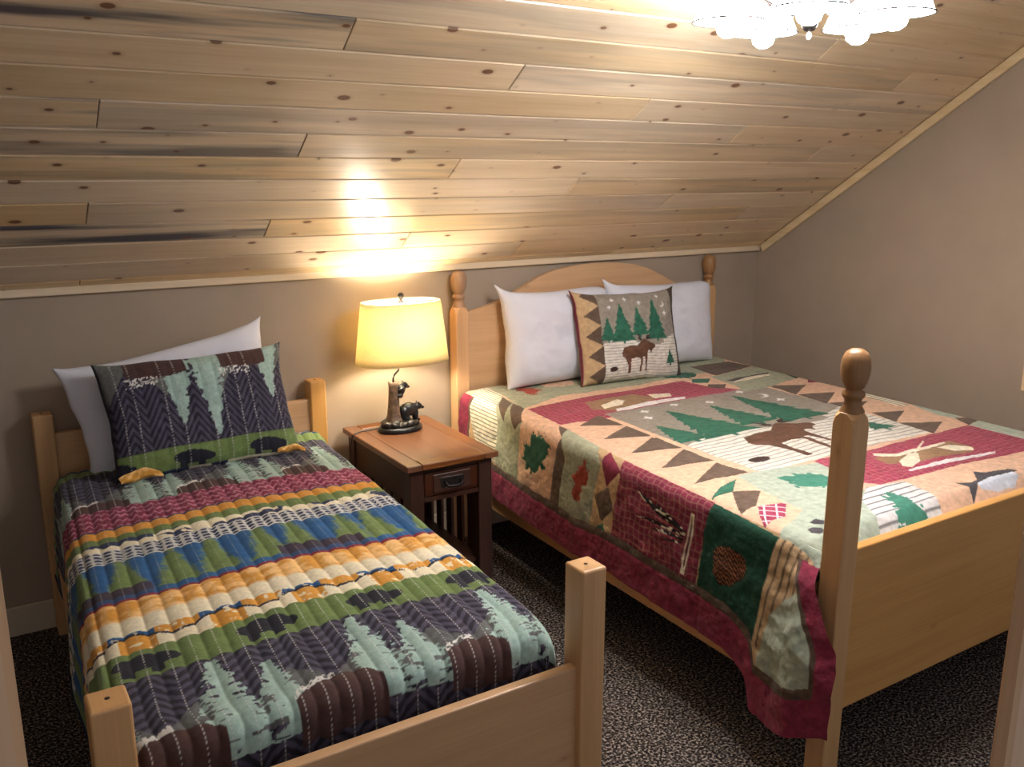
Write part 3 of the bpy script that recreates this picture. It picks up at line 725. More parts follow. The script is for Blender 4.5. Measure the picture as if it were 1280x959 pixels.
# ---------------------------------------------------------------- patchwork quilt on the queen bed
QZ = 0.70
def qxl(y): return 1.87 - 0.035 * (3.4 - y) / 2.06
HT = np.array([1.28, 1.30, 1.40, 1.50, 1.58, 1.62, 1.72, 1.90, 2.28, 2.50, 3.14, 3.42]); HV = np.array([.46, .465, .52, .55, .555, .47, .432, .425, .41, .425, .385, .37])
QF = [
('stripe_patch','STR_S',[(0.032,3.349),(0.096,3.410),(0.200,3.473),(0.153,3.334),(0.122,3.235),(0.060,3.161),(-0.048,3.072),(-0.242,3.081),(-0.232,3.160),(-0.179,3.273)]),
('sage_patch','sage',[(0.122,3.235),(0.101,3.020),(-0.006,2.897),(-0.105,2.897),(-0.261,2.901),(-0.260,2.976),(-0.240,3.089),(-0.048,3.072),(0.060,3.161)]),
('bear_claw_applique','brown',[(0.122,3.235),(0.098,3.118),(0.021,3.043),(-0.047,3.019),(-0.032,3.037),(0.042,3.135)]),
('bear_claw_applique','brown',[(0.102,3.116),(0.102,3.026),(0.001,2.897),(-0.057,2.932),(-0.049,2.947),(0.018,3.010)]),
('leaf_patch','peach',[(0.101,3.020),(0.070,2.722),(0.002,2.623),(-0.088,2.640),(-0.280,2.668),(-0.277,2.766),(-0.261,2.901),(-0.105,2.897),(-0.006,2.897)]),
('maple_leaf_applique','green',[(-0.026,2.808),(-0.049,2.795),(-0.021,2.775),(-0.040,2.762),(-0.015,2.742),(-0.041,2.736),(-0.034,2.710),(-0.054,2.703),(-0.066,2.678),(-0.083,2.703),(-0.089,2.684),(-0.123,2.713),(-0.157,2.702),(-0.168,2.754),(-0.204,2.787),(-0.185,2.800),(-0.191,2.834),(-0.164,2.832),(-0.149,2.873),(-0.111,2.859),(-0.082,2.824),(-0.054,2.815)]),
('sash_strip','brown',[(0.070,2.722),(0.071,2.661),(-0.085,2.579),(-0.192,2.601),(-0.290,2.611),(-0.280,2.668),(-0.088,2.640),(0.002,2.623)]),
('sage_patch','sage',[(0.071,2.661),(0.041,2.420),(-0.045,2.364),(-0.168,2.387),(-0.303,2.416),(-0.290,2.611),(-0.192,2.601),(-0.085,2.579)]),
('oak_leaf_applique','red',[(-0.056,2.452),(-0.078,2.432),(-0.128,2.438),(-0.158,2.466),(-0.223,2.493),(-0.221,2.510),(-0.191,2.529),(-0.165,2.512),(-0.134,2.528),(-0.097,2.496)]),
('diamond_strip','tan',[(0.041,2.423),(0.027,2.265),(-0.059,2.250),(-0.187,2.275),(-0.310,2.281),(-0.306,2.411),(-0.164,2.394),(-0.038,2.360)]),
('diamond_patch','burg',[(-0.025,2.360),(0.039,2.354),(-0.033,2.248),(-0.110,2.320)]),
('diamond_patch','brown',[(-0.162,2.388),(-0.107,2.310),(-0.179,2.273),(-0.242,2.340)]),
('diamond_patch','green',[(-0.306,2.411),(-0.246,2.331),(-0.310,2.281)]),
('burgundy_check_patch','CHK',[(0.027,2.265),(0.009,1.814),(-0.059,1.826),(-0.198,1.849),(-0.328,1.860),(-0.310,2.281),(-0.187,2.275),(-0.059,2.250)]),
('reed_applique','black',[(-0.069,2.156),(-0.131,1.911),(-0.141,1.914),(-0.124,2.032),(-0.092,2.126)]),
('reed_applique','black',[(-0.085,2.057),(-0.106,1.980),(-0.132,1.911),(-0.140,1.917),(-0.130,1.996),(-0.104,2.047)]),
('reed_applique','black',[(-0.159,2.158),(-0.142,2.068),(-0.141,1.914),(-0.151,1.918),(-0.154,1.995),(-0.155,2.086)]),
('reed_applique','black',[(-0.183,2.093),(-0.158,2.013),(-0.157,1.917),(-0.165,1.921),(-0.170,2.021)]),
('reed_applique','black',[(-0.198,2.028),(-0.177,1.976),(-0.168,1.921),(-0.175,1.925),(-0.185,1.976)]),
('canoe_applique','cream',[(-0.066,1.898),(-0.063,1.880),(-0.126,1.882),(-0.211,1.897),(-0.273,1.906),(-0.273,1.923),(-0.220,1.922),(-0.147,1.905)]),
('canoe_gap','burgd',[(-0.080,1.894),(-0.078,1.889),(-0.142,1.891),(-0.214,1.905),(-0.252,1.910),(-0.248,1.915),(-0.197,1.911),(-0.132,1.897)]),
('dark_green_patch','dgreen',[(0.007,1.815),(-0.017,1.554),(-0.085,1.569),(-0.184,1.581),(-0.352,1.602),(-0.356,1.750),(-0.355,1.871),(-0.273,1.851),(-0.111,1.838)]),
('pinecone_applique','cone',[(-0.138,1.789),(-0.113,1.730),(-0.120,1.674),(-0.152,1.654),(-0.180,1.655),(-0.233,1.713),(-0.245,1.762),(-0.210,1.785)]),
('stripe_patch','STR_T',[(-0.017,1.554),(-0.014,1.517),(-0.027,1.465),(-0.048,1.420),(-0.071,1.400),(-0.121,1.432),(-0.172,1.490),(-0.245,1.542),(-0.363,1.566),(-0.352,1.602),(-0.184,1.581),(-0.085,1.569)]),
('sage_patch','sage',[(0.148,3.415),(0.289,3.504),(0.386,3.339),(0.569,3.377),(1.114,3.477),(1.659,3.489),(1.391,3.126),(0.757,3.064),(0.332,3.096),(0.119,3.027),(0.095,3.014),(0.133,3.233)]),
('oak_leaf_applique','red',[(0.257,3.361),(0.294,3.367),(0.294,3.324),(0.320,3.279),(0.318,3.225),(0.289,3.216),(0.255,3.169),(0.244,3.203),(0.226,3.196),(0.239,3.247),(0.229,3.294),(0.252,3.322)]),
('peach_patch','peach',[(0.379,3.338),(0.569,3.377),(0.517,3.243),(0.430,3.239),(0.372,3.275)]),
('burgundy_check_patch','CHK2',[(0.099,2.999),(0.286,3.014),(0.970,3.014),(0.990,2.885),(1.080,2.740),(0.982,2.735),(0.709,2.726),(0.334,2.694),(0.080,2.724)]),
('snowshoe_applique','taupe',[(0.356,2.946),(0.476,2.946),(0.619,2.951),(0.661,2.831),(0.386,2.760),(0.315,2.837)]),
('snowshoe_applique','cream',[(0.382,2.866),(0.500,2.906),(0.514,2.872),(0.466,2.828),(0.361,2.813)]),
('snowshoe_applique','cream',[(0.667,2.905),(0.766,2.870),(0.729,2.815),(0.646,2.830)]),
('ribbon_applique','white',[(0.401,2.788),(0.582,2.805),(0.777,2.785),(0.755,2.757),(0.559,2.761),(0.381,2.754)]),
('scene_panel','SCENE',[(0.325,2.756),(0.768,2.767),(1.030,2.729),(1.262,2.732),(1.184,2.293),(1.217,1.883),(0.582,1.862),(0.277,1.928)]),
('sawtooth_patch','brown',[(0.132,2.673),(0.281,2.751),(0.287,2.589)]),
('sawtooth_patch','brown',[(0.110,2.492),(0.280,2.573),(0.281,2.423)]),
('sawtooth_patch','brown',[(0.094,2.308),(0.285,2.401),(0.280,2.253)]),
('sawtooth_patch','brown',[(0.140,2.508),(0.287,2.573),(0.287,2.431)]),
('sawtooth_patch','brown',[(0.093,2.309),(0.274,2.409),(0.279,2.262)]),
('sawtooth_patch','brown',[(0.075,2.129),(0.275,2.237),(0.270,2.082)]),
('sawtooth_patch','brown',[(0.061,1.955),(0.261,2.063),(0.280,1.931)]),
('sawtooth_patch','brown',[(1.252,2.747),(1.432,2.681),(1.229,2.563)]),
('sawtooth_patch','brown',[(1.232,2.561),(1.411,2.501),(1.209,2.380)]),
('sawtooth_patch','brown',[(1.221,2.384),(1.408,2.327),(1.214,2.238)]),
('sawtooth_patch','brown',[(1.247,2.191),(1.410,2.152),(1.216,2.054)]),
('sawtooth_patch','brown',[(1.216,2.044),(1.390,1.969),(1.209,1.888)]),
('curved_patch','green',[(0.014,1.834),(0.104,1.884),(0.194,1.904),(0.113,1.837)]),
('square_patch','brown',[(0.110,1.839),(0.185,1.792),(0.085,1.716),(0.004,1.705)]),
('sage_patch','mint',[(0.218,1.928),(0.277,1.928),(0.582,1.862),(0.752,1.832),(0.411,1.611),(0.201,1.551),(0.170,1.640),(0.178,1.693),(0.189,1.796)]),
('lattice_patch','LAT',[(0.089,1.713),(0.176,1.682),(0.097,1.616),(-0.007,1.610)]),
('fern_leaf_applique','green2',[(0.321,1.837),(0.403,1.835),(0.458,1.769),(0.455,1.720),(0.374,1.700),(0.308,1.753)]),
('mint_patch','mint',[(-0.017,1.554),(0.074,1.576),(0.199,1.630),(0.328,1.657),(0.483,1.617),(0.232,1.371),(0.028,1.331),(-0.042,1.391),(-0.048,1.420),(-0.027,1.465),(-0.014,1.517)]),
('paw_print_applique','char',[(0.118,1.545),(0.146,1.552),(0.157,1.532),(0.152,1.519),(0.135,1.514),(0.118,1.528)]),
('paw_print_applique','char',[(0.072,1.515),(0.096,1.520),(0.113,1.502),(0.107,1.486),(0.081,1.476),(0.064,1.493)]),
('burgundy_check_patch','CHK2',[(0.785,1.865),(1.210,1.887),(1.435,1.891),(1.433,1.672),(1.354,1.592),(1.276,1.585),(0.964,1.600),(0.537,1.626),(0.504,1.667),(0.542,1.887),(0.585,1.898)]),
('snowshoe_applique','taupe',[(0.745,1.811),(0.823,1.789),(0.966,1.779),(1.160,1.798),(1.172,1.705),(1.110,1.675),(0.846,1.698),(0.727,1.735)]),
('snowshoe_applique','cream',[(0.786,1.735),(0.889,1.773),(0.919,1.755),(0.846,1.698),(0.771,1.676),(0.754,1.701)]),
('snowshoe_applique','cream',[(1.039,1.766),(1.104,1.762),(1.166,1.709),(1.132,1.681),(1.057,1.709)]),
('snowshoe_applique','cream',[(0.783,1.839),(0.854,1.795),(0.987,1.793),(1.136,1.798),(1.117,1.782),(0.961,1.768),(0.825,1.774),(0.766,1.819)]),
('snowshoe_applique','cream',[(1.080,1.848),(1.075,1.837),(0.913,1.759),(0.910,1.766)]),
('ribbon_applique','white',[(0.738,1.668),(0.904,1.662),(1.190,1.639),(1.165,1.623),(0.955,1.630),(0.803,1.647),(0.727,1.657)]),
('peach_patch','peach',[(0.652,1.586),(0.964,1.600),(1.276,1.585),(1.179,1.490),(0.910,1.382),(0.452,1.342),(0.608,1.508)]),
('trout_applique','silver',[(0.798,1.469),(0.890,1.486),(0.990,1.478),(1.008,1.454),(0.947,1.429),(0.856,1.433),(0.792,1.447)]),
('trout_applique','char',[(0.750,1.514),(0.792,1.486),(0.833,1.489),(0.896,1.542),(0.913,1.513),(1.018,1.494),(1.026,1.466),(0.979,1.472),(0.883,1.482),(0.809,1.471),(0.783,1.457),(0.713,1.422),(0.753,1.469)]),
('stripe_patch','STR_T2',[(0.476,1.632),(0.628,1.605),(0.608,1.508),(0.531,1.382),(0.398,1.350),(0.261,1.410),(0.371,1.566)]),
('pine_tree_applique','green2',[(0.488,1.583),(0.507,1.541),(0.507,1.507),(0.486,1.466),(0.497,1.441),(0.457,1.383),(0.405,1.354),(0.308,1.381),(0.377,1.442),(0.412,1.484)]),
('sash_strip','brown',[(1.228,3.242),(1.504,3.253),(1.529,3.110),(1.204,3.033)]),
('sage_patch','sage',[(1.150,3.017),(1.522,3.103),(1.562,3.034),(1.506,2.805),(1.262,2.732),(1.061,2.711),(1.113,2.811)]),
('trout_applique','cream',[(1.164,2.886),(1.326,2.942),(1.465,2.943),(1.448,2.912),(1.289,2.881),(1.171,2.868)]),
('trout_applique','char',[(1.154,2.916),(1.246,2.942),(1.485,2.962),(1.462,2.935),(1.320,2.936),(1.175,2.884)]),
('sash_strip','dgreen',[(1.590,3.072),(1.651,3.035),(1.635,2.843),(1.499,2.799)]),
('square_patch','green',[(1.037,3.023),(1.121,2.985),(1.040,2.916),(0.983,2.961)]),
('square_patch','brown',[(1.022,2.900),(1.097,2.858),(1.027,2.797),(0.977,2.850)]),
('pine_tree_applique','green',[(0.991,3.166),(1.084,3.170),(1.150,3.129),(1.113,3.075),(1.031,3.041),(0.943,3.097)]),
('square_patch','burg',[(1.587,2.805),(1.679,2.758),(1.581,2.670),(1.482,2.712)]),
('stripe_patch','STR_S',[(1.522,2.444),(1.591,2.402),(1.498,2.192),(1.452,2.221),(1.468,2.372)]),
('sash_strip','dgreen',[(1.627,2.514),(1.621,2.383),(1.584,2.238),(1.541,2.237),(1.575,2.390),(1.569,2.459)]),
('mint_patch','mint',[(1.541,2.237),(1.606,2.224),(1.572,1.971),(1.478,1.977),(1.457,2.032)]),
('sash_strip','brown',[(1.478,1.977),(1.625,1.927),(1.436,1.887)]),
('mint_patch','mint',[(1.625,1.927),(1.606,1.768),(1.433,1.672),(1.436,1.887)]),
]
def queen_quilt():
    H = 0.55; Wd = 1.575
    sig = np.concatenate([np.linspace(-H, 0, 150)[:-1], np.linspace(0, Wd, 440)[:-1], np.linspace(Wd, Wd + 0.36, 60)])
    tau = np.linspace(0, 1, 560)
    Sg, Ta = np.meshgrid(sig, tau, indexing='ij')
    tend = 1.405 - 0.125 * sst(0.02, 0.34, -Sg)
    T = 3.405 + (tend - 3.405) * Ta
    hem = np.interp(T, HT, HV)
    S = np.where(Sg < 0, Sg * hem / H, Sg)
    # ---- print
    base = np.empty(S.shape + (3,)); base[:] = PAL['peach']
    base[S < 0.0] = PAL['tan']
    names = {0: 'peach_ground'}; lab = np.zeros(S.shape, int); nid = 1
    crm = PAL['cream']
    bb = lambda P: (min(p[0] for p in P), max(p[0] for p in P), min(p[1] for p in P), max(p[1] for p in P))
    # the whole foot corner is pale mint cloth
    mk = (S < -0.02) & (T < 1.575); base[mk] = PAL['mint'] * 0.95; lab[mk] = nid; names[nid] = 'mint_patch'; nid += 1
    for (nm, cc, P) in QF:
        if cc == 'SCENE':
            P = [(.31, 1.90), (1.22, 1.90), (1.22, 2.75), (.31, 2.75)]
        rg = 1.0 if any(k in nm for k in ('tree', 'fern', 'oak', 'maple')) else (0.35 if 'cone' in nm else 0.0)
        mk = inpoly(S + rg * 0.030 * (vnoise(S * 70, T * 70, 101) - 0.5), T + rg * 0.030 * (vnoise(S * 70, T * 70, 102) - 0.5), P)
        if not mk.any(): continue
        if cc in PAL:
            c = PAL[cc] * (0.86 + 0.28 * fbm(S * 55, T * 55, 31))[..., None]
            if cc == 'cone':
                c = np.where((np.sin(S * 420 + np.sin(T * 300)) * np.sin(T * 420) > 0.15)[..., None], np.array(lin((164, 102, 62))), np.array(lin((44, 26, 20))))
            if nm.startswith('reed'):
                c = np.where((vnoise(S * 160, T * 60, 3) > 0.62)[..., None], PAL['cream'], PAL['black'])
        elif cc == 'STR_S':
            w = 0.5 + 0.5 * np.cos(2 * np.pi * S / (0.0172 if P[0][1] > 3 else 0.03)); c = crm * (1 - 0.80 * sst(0.70, 0.93, w))[..., None]
        elif cc == 'STR_T':
            w = 0.5 + 0.5 * np.cos(2 * np.pi * (T + 0.15 * S) / 0.030); c = PAL['tan'] * (1 - 0.75 * sst(0.75, 0.95, w))[..., None]
        elif cc == 'STR_T2':
            w = 0.5 + 0.5 * np.cos(2 * np.pi * T / 0.032); c = PAL['white'] * 0.92 * (1 - 0.75 * sst(0.80, 0.97, w))[..., None]
        elif cc in ('CHK', 'CHK2'):
            pitch = 0.026
            w = np.maximum(np.cos(2 * np.pi * (S + 0.004 * np.sin(T * 60)) / pitch), np.cos(2 * np.pi * (T + 0.004 * np.sin(S * 70)) / pitch))
            k = 0.30 * sst(0.72, 0.97, w)[..., None] * (0.5 + 0.8 * fbm(S * 70, T * 70, 8))[..., None]
            c = PAL['burg'] * (1.35 if cc == 'CHK2' else 0.95) * (0.8 + 0.35 * fbm(S * 40, T * 40, 4))[..., None] * (1 - k) + PAL['peach'] * k * 0.8
        elif cc == 'LAT':
            w = np.maximum(np.cos(2 * np.pi * (S + T) / 0.05), np.cos(2 * np.pi * (S - T) / 0.05)); k = sst(0.85, 0.97, w)[..., None]
            c = PAL['burg'] * 1.35 * (1 - k) + PAL['white'] * k
        elif cc == 'SCENE':
            c, sl = scene_print((S - .31) / .91, (T - 1.90) / .85)
        base[mk] = c[mk]; lab[mk] = nid; names[nid] = 'burgundy_check_patch' if nm == 'canoe_gap' else nm; nid += 1
        if cc == 'SCENE':
            for k, nn in ((1, 'pine_tree_applique'), (2, 'moose_applique')):
                if k == 1:
                    U = (S - .31) / .91
                    for lo, hi in ((0, .16), (.16, .39), (.39, .575), (.575, .80), (.80, 1)):
                        q = mk & (sl == 1) & (U >= lo) & (U < hi)
                        if q.any(): lab[q] = nid; names[nid] = nn; nid += 1
                else:
                    q = mk & (sl == 2); lab[q] = nid; names[nid] = nn; nid += 1
    # borders: burgundy hem with a brown inner strip, along the side, the far side, the head end and round the hanging corner
    d = np.where(S < 0, hem + S, 9.0)
    d = np.minimum(d, np.where(S > Wd * 0.9, (Wd + 0.36) - S - 0.26, 9.0))
    d2 = np.where(S < -0.05, (T - tend) * 1.9, 9.0)
    d3 = np.where(S < 0.02, (3.355 - T) * 1.9 + 0.06, 9.0)
    dm = np.minimum(np.minimum(d, d2), d3)
    mk = dm < 0.142; base[mk] = (PAL['brown'] * (0.75 + 0.3 * fbm(S * 50, T * 50, 6))[..., None])[mk]; lab[mk] = nid; names[nid] = 'inner_border'; nid += 1
    mk = dm < 0.112; base[mk] = (PAL['burg'] * (0.75 + 0.5 * fbm(S * 36, T * 36, 7))[..., None])[mk]; lab[mk] = nid; names[nid] = 'burgundy_border'; nid += 1
    # ---- shape
    r = 0.055
    def corner(q):                      # q<0 down the side, q>0 along the top -> (horizontal, drop)
        k = np.clip((q + r) / (2 * r), 0, 1)
        hx = np.where(q >= r, q, np.where(q <= -r, 0.0, r * k * k)); dz = np.where(q >= r, 0.0, np.where(q <= -r, -q, r * (1 - k) ** 2)); return hx, dz
    hx, dz = corner(S)
    hx2, dz2 = corner(Wd - S)
    half = S > Wd / 2
    x = np.where(half, Wd - hx2, hx); drop = np.where(half, dz2, dz)
    X = qxl(T) + x; Z = QZ - drop
    side = np.clip(-S / 0.40, 0, 1.4)
    crumple = fbm(S * 22, T * 22, 51, 3) - 0.5
    wave = np.sin(T * 9.0 + 1.0) * 0.5 + np.sin(T * 23.0) * 0.25
    X -= np.where(S < 0, 0.016 * side + 0.006 * side * wave + 0.012 * sst(0.02, 0.12, -S) * crumple, 0)
    X += np.where(S > Wd, 0.010 * np.clip((S - Wd) / 0.3, 0, 1), 0)
    # hanging corner beside the foot post: bunched, pushed outward
    cape = sst(1.68, 1.48, T) * sst(0.0, 0.38, -S)
    fold = fbm(S * 13 + T * 10, T * 7 - S * 12, 77, 2) - 0.5
    X -= cape * (0.030 + 0.030 * fold * sst(0.50, 0.20, -S))
    X -= 0.034 * sst(1.52, 1.41, T) * sst(0.03, 0.10, -S)
    # pillow-top softness and quilting puff
    top = sst(0.0, 0.15, S) * sst(Wd, Wd - 0.15, S)
    Z += top * (0.012 * np.sin(np.pi * np.clip(S / Wd, 0, 1)) + 0.010 * (fbm(S * 3.2, T * 3.2, 12, 2) - 0.5) + 0.005 * (fbm(S * 15, T * 15, 13, 2) - 0.5))
    Z -= sst(1.47, 1.405, T) * 0.045 * (S > 0)
    edge = np.zeros(S.shape)
    e = (lab[1:, :] != lab[:-1, :]); edge[1:, :] += e; edge[:-1, :] += e
    e = (lab[:, 1:] != lab[:, :-1]); edge[:, 1:] += e; edge[:, :-1] += e
    edge = np.clip(edge, 0, 1)
    for _ in range(5):
        edge[1:-1, 1:-1] = (edge[1:-1, 1:-1] * 2 + edge[2:, 1:-1] + edge[:-2, 1:-1] + edge[1:-1, 2:] + edge[1:-1, :-2]) / 6
    sewn = 0.0028 * edge
    Z -= sewn * top; X += np.where(S < 0, sewn, 0)
    P = np.stack([X, T, Z], -1)
    root = empty('patchwork_quilt', (2.6, 2.4, QZ), 'lodge patchwork quilt with moose, pine tree and leaf patches and burgundy border', 'quilt')
    grid_object(None, P[:, ::-1], base[:, ::-1], lab[:, ::-1], M['print_patch'], root, names)
    return root
queen_quilt()

# ---------------------------------------------------------------- striped lodge quilt on the twin bed
TC = {k: np.array(lin(v)) for k, v in dict(purple=(74, 70, 86), purpled=(48, 45, 57), mint=(158, 184, 172), sagegrey=(112, 116, 108), brown=(74, 52, 48), burg=(128, 44, 70), pink=(186, 120, 140),
    orange=(214, 152, 62), orangel=(240, 196, 128), cream=(234, 224, 194), green=(108, 128, 74), olive=(92, 104, 62), blue=(38, 88, 136), blued=(36, 50, 84), bear=(36, 36, 46), lace=(206, 206, 200), navy=(44, 54, 84), red=(132, 32, 56), white=(232, 230, 222), bluef=(70, 130, 190)).items()}
def mixc(a, b, k): return a * (1 - k[..., None]) + b * k[..., None]
def forest(s, f, seed=0, inv=False):
    """tree band: f 0..1 from tips of the mint trees to the brown ground; s in metres"""
    zig = np.abs(((s / 0.10) % 1.0) - 0.5) * 2
    st = np.sin(2 * np.pi * (f * 10.0 + zig * 1.5 + 0.5 * (fbm(s * 30, f * 8, 90) - 0.5)))
    c = mixc(TC['purple'] * 1.12, TC['purpled'] * 0.85, sst(-0.2, 0.2, st))
    # soft grey-green firs behind
    per = 0.17; k0 = np.floor(s / per + 0.5); cx = k0 * per + 0.02 * np.sin(k0 * 7 + seed)
    g = (f > 0.42 + 0.9 * np.abs(s - cx) / per * 0.6) & (f < 0.93); c = np.where(g[..., None], mixc(c, TC['sagegrey'] * np.ones_like(c), 0.55 + 0.4 * (fbm(s * 90, f * 12, 3) - 0.5)), c)
    # mint trees, ragged twigs
    per = 0.331
    for off, hw, top in ((0.224, 0.062, 0.03), (0.325, 0.056, 0.24)):
        k1 = np.floor((s - off) / per + 0.5); cx = k1 * per + off + 0.015 * np.sin(k1 * 5 + seed)
        d = np.abs(s - cx); rag = vnoise(f * 48 + k1 * 3, s * 90, 5 + seed)
        m = (f > top) & (f < 1.02) & (d < hw * (0.15 + (f - top) * 1.15) * (0.40 + 1.05 * rag)) & ~((vnoise(f * 46, s * 24, 12) > 0.80) & (d > 0.012))
        tone = (0.85 + 0.3 * fbm(s * 60, f * 14, 8))[..., None]
        c = np.where(m[..., None], TC['mint'] * tone, c)
    # white brush at the foot of the trees and brown rounded ground
    dx = ((((s - 0.105) / 0.331 + 0.5) % 1.0) - 0.5) * 0.331; hwd = 0.088 + 0.012 * np.sin(np.floor(s / 0.331) * 2.1)
    gl = 0.82 - 0.13 * np.sqrt(np.clip(1 - (dx / hwd) ** 2, 0, 1)) + 0.02 * vnoise(s * 40, f * 3, 4)
    br = np.abs(dx) < hwd
    wb = br & (np.abs(f - gl + 0.03) < 0.030) & (vnoise(s * 190, f * 44, 6) > 0.42) & (dx < 0.0); c = np.where(wb[..., None], TC['white'] * 0.9, c)
    gm = br & (f > gl) & (f < 1.10 + 0.06 * vnoise(s * 30, s * 0, 8)); c = np.where(gm[..., None], TC['brown'] * (0.85 + 0.3 * fbm(s * 25, f * 5, 9))[..., None], c)
    return c
def bears(s, f):
    c = np.empty(s.shape + (3,)); c[:] = TC['green']; c *= (0.82 + 0.36 * fbm(s * 30, f * 4, 14))[..., None]
    k = np.floor(s / 0.265); x = (s / 0.265) % 1.0
    # walking bear: back, head and legs
    body = (((x - 0.36) / 0.24) ** 2 + ((f - 0.46) / 0.26) ** 2 < 1) | (((x - 0.57) / 0.09) ** 2 + ((f - 0.52) / 0.17) ** 2 < 1)
    legs = ((np.abs(x - 0.24) < 0.05) | (np.abs(x - 0.47) < 0.05)) & (f > 0.45) & (f < 0.88)
    m = (body | legs); c = np.where(m[..., None], TC['bear'], c)
    return c
def twin_print(s, t):
    w = t + 0.010 * np.sin(s * 9.0)               # bands wander a little
    c = np.empty(s.shape + (3,)); lab = np.zeros(s.shape, int)
    def band(lo, hi, col, l):
        m = (w >= lo) & (w < hi); c[m] = (col if np.ndim(col) == 1 else col)[m] if np.ndim(col) > 1 else col; lab[m] = l
    F = lambda lo, hi: np.clip((hi - w) / (hi - lo), 0, 1)
    c[:] = TC['navy']
    band(2.88, 9, forest(s, np.clip((3.20 - w) / 0.36, 0, 0.999) * 1.05, 2), 1)
    # blue reverse turned up at the head end
    fl = fbm(s * 45, t * 45, 70, 2); rc = mixc(TC['bluef'] * np.ones_like(c), TC['white'] * np.ones_like(c), sst(0.48, 0.60, fl))
    band(3.34, 9, rc, 2); band(3.325, 3.34, TC['navy'], 2); band(3.27, 3.325, TC['green'] * 1.15, 2)
    # burgundy woven band
    zg = np.sin(2 * np.pi * (w / 0.040 + 0.5 * np.abs(((s / 0.026) % 1) - 0.5) * 2)); sp = vnoise(s * 120, w * 90, 21)
    bc = mixc(TC['burg'] * np.ones_like(c), TC['pink'] * np.ones_like(c), sst(0.45, 0.9, zg * 0.6 + sp * 0.6)); bc = bc * (0.75 + 0.45 * sp)[..., None]
    band(2.72, 2.88, bc, 3); band(2.708, 2.72, TC['purple'], 3)
    band(2.652, 2.708, (TC['orange'] * (0.9 + 0.2 * fbm(s * 30, w * 30, 2))[..., None]), 4)
    # hills
    hh = fbm(s * 9, s * 0 + 3.0, 44, 2); f = F(2.55, 2.652)
    hc = np.where((f < 0.28 + 0.5 * hh)[..., None], TC['green'] * 0.95, np.where((fbm(s * 14, f * 2, 45) > 0.52)[..., None], TC['navy'] * 1.1, TC['cream']))
    hc = np.where(((np.abs(f - 0.62 - 0.3 * (hh - 0.5)) < 0.10) & (vnoise(s * 16, s * 0, 3) > 0.5))[..., None], TC['cream'], hc)
    band(2.55, 2.652, hc, 5)
    # lace band
    f = F(2.462, 2.55)
    lw = np.sin(2 * np.pi * s / 0.052) * np.sin(2 * np.pi * f * 2.0) + 0.9 * (fbm(s * 60, f * 7, 33) - 0.5)
    lc = mixc(TC['lace'] * np.ones_like(c), TC['navy'] * np.ones_like(c), sst(-0.05, 0.25, np.abs(lw) - 0.32)); lc = np.where(((f < 0.07) | (f > 0.93))[..., None], TC['white'] * 0.85, lc)
    band(2.462, 2.55, lc, 6)
    # blue sky with soft green firs, dark ground
    f = F(2.205, 2.462); per = 0.118
    k = np.floor(s / per + 0.5); cx = k * per + 0.02 * np.sin(k * 3.3); d = np.abs(s - cx) / per
    soft = sst(0.10, -0.10, d - (0.10 + 0.42 * f) + 0.30 * (fbm(s * 50, f * 13, 61) - 0.5))
    tc_ = mixc(TC['blue'] * np.ones_like(c), TC['green'] * np.ones_like(c), soft * (f < 0.85))
    gr = (np.sin(s * 11.0 + 1.0) > 0.25) & (f > 0.62 + 0.10 * fbm(s * 20, s * 0, 3)); tc_ = np.where(gr[..., None], mixc(TC['blued'] * np.ones_like(c), TC['brown'] * 1.0 * np.ones_like(c), 0.6 * fbm(s * 40, f * 10, 4) + 0.3), tc_)
    tc_ = np.where(((f > 0.87))[..., None], mixc(tc_, TC['blue'] * np.ones_like(c), 0.6 * np.ones_like(s)), tc_)
    tc_ *= (0.8 + 0.4 * fbm(s * 40, f * 12, 71))[..., None]
    band(2.212, 2.462, tc_, 7); band(2.198, 2.212, TC['red'], 7)
    # orange sunset fading to cream
    f = F(2.03, 2.198); oc = mixc(TC['orange'] * np.ones_like(c), TC['orangel'] * np.ones_like(c), sst(0.35, 0.65, fbm(s * 26 + f * 4, f * 7 - s * 8, 81)))
    oc = mixc(oc, TC['cream'] * np.ones_like(c), sst(0.50, 0.62, f))
    band(2.03, 2.198, oc, 8)
    # lake and ridge landscape
    f = F(1.94, 2.03); q = (s / 0.20 + 0.3) % 1.0; ridge = 0.5 + 0.35 * np.sin(2 * np.pi * q)
    la = np.where((f < ridge * 0.55)[..., None], np.where((q < 0.5)[..., None], TC['orange'], TC['blue'] * 1.1), np.where((f < ridge * 0.55 + 0.12)[..., None], TC['bear'] * 1.5, np.where((q < 0.6)[..., None], TC['cream'], TC['orange'])))
    la = np.where((fbm(s * 60, f * 6, 91) > 0.66)[..., None], TC['cream'], la)
    band(1.94, 2.03, la, 9)
    band(1.82, 1.94, bears(s, F(1.82, 1.94)), 10)
    band(1.30, 1.82, forest(s, np.clip((1.82 - w) / 0.32, 0, 1.3), 0), 11)
    m = w < 1.425; c[m] = TC['navy']; lab[m] = 12
    # stitched channels every 5 cm, pale dashed thread
    ch = np.abs(((s / 0.05) % 1.0) - 0.5)
    thread = (ch > 0.462) & (((t / 0.011) % 1.0) < 0.55); k = np.where((lab == 11) | (lab == 1) | (lab == 10), 0.55, 0.25)[thread][:, None]; c[thread] = c[thread] * (1 - k) + TC['white'] * 0.8 * k
    return c, lab
def qxt(y): return 0.235 - 0.100 * (3.40 - y) / 1.91
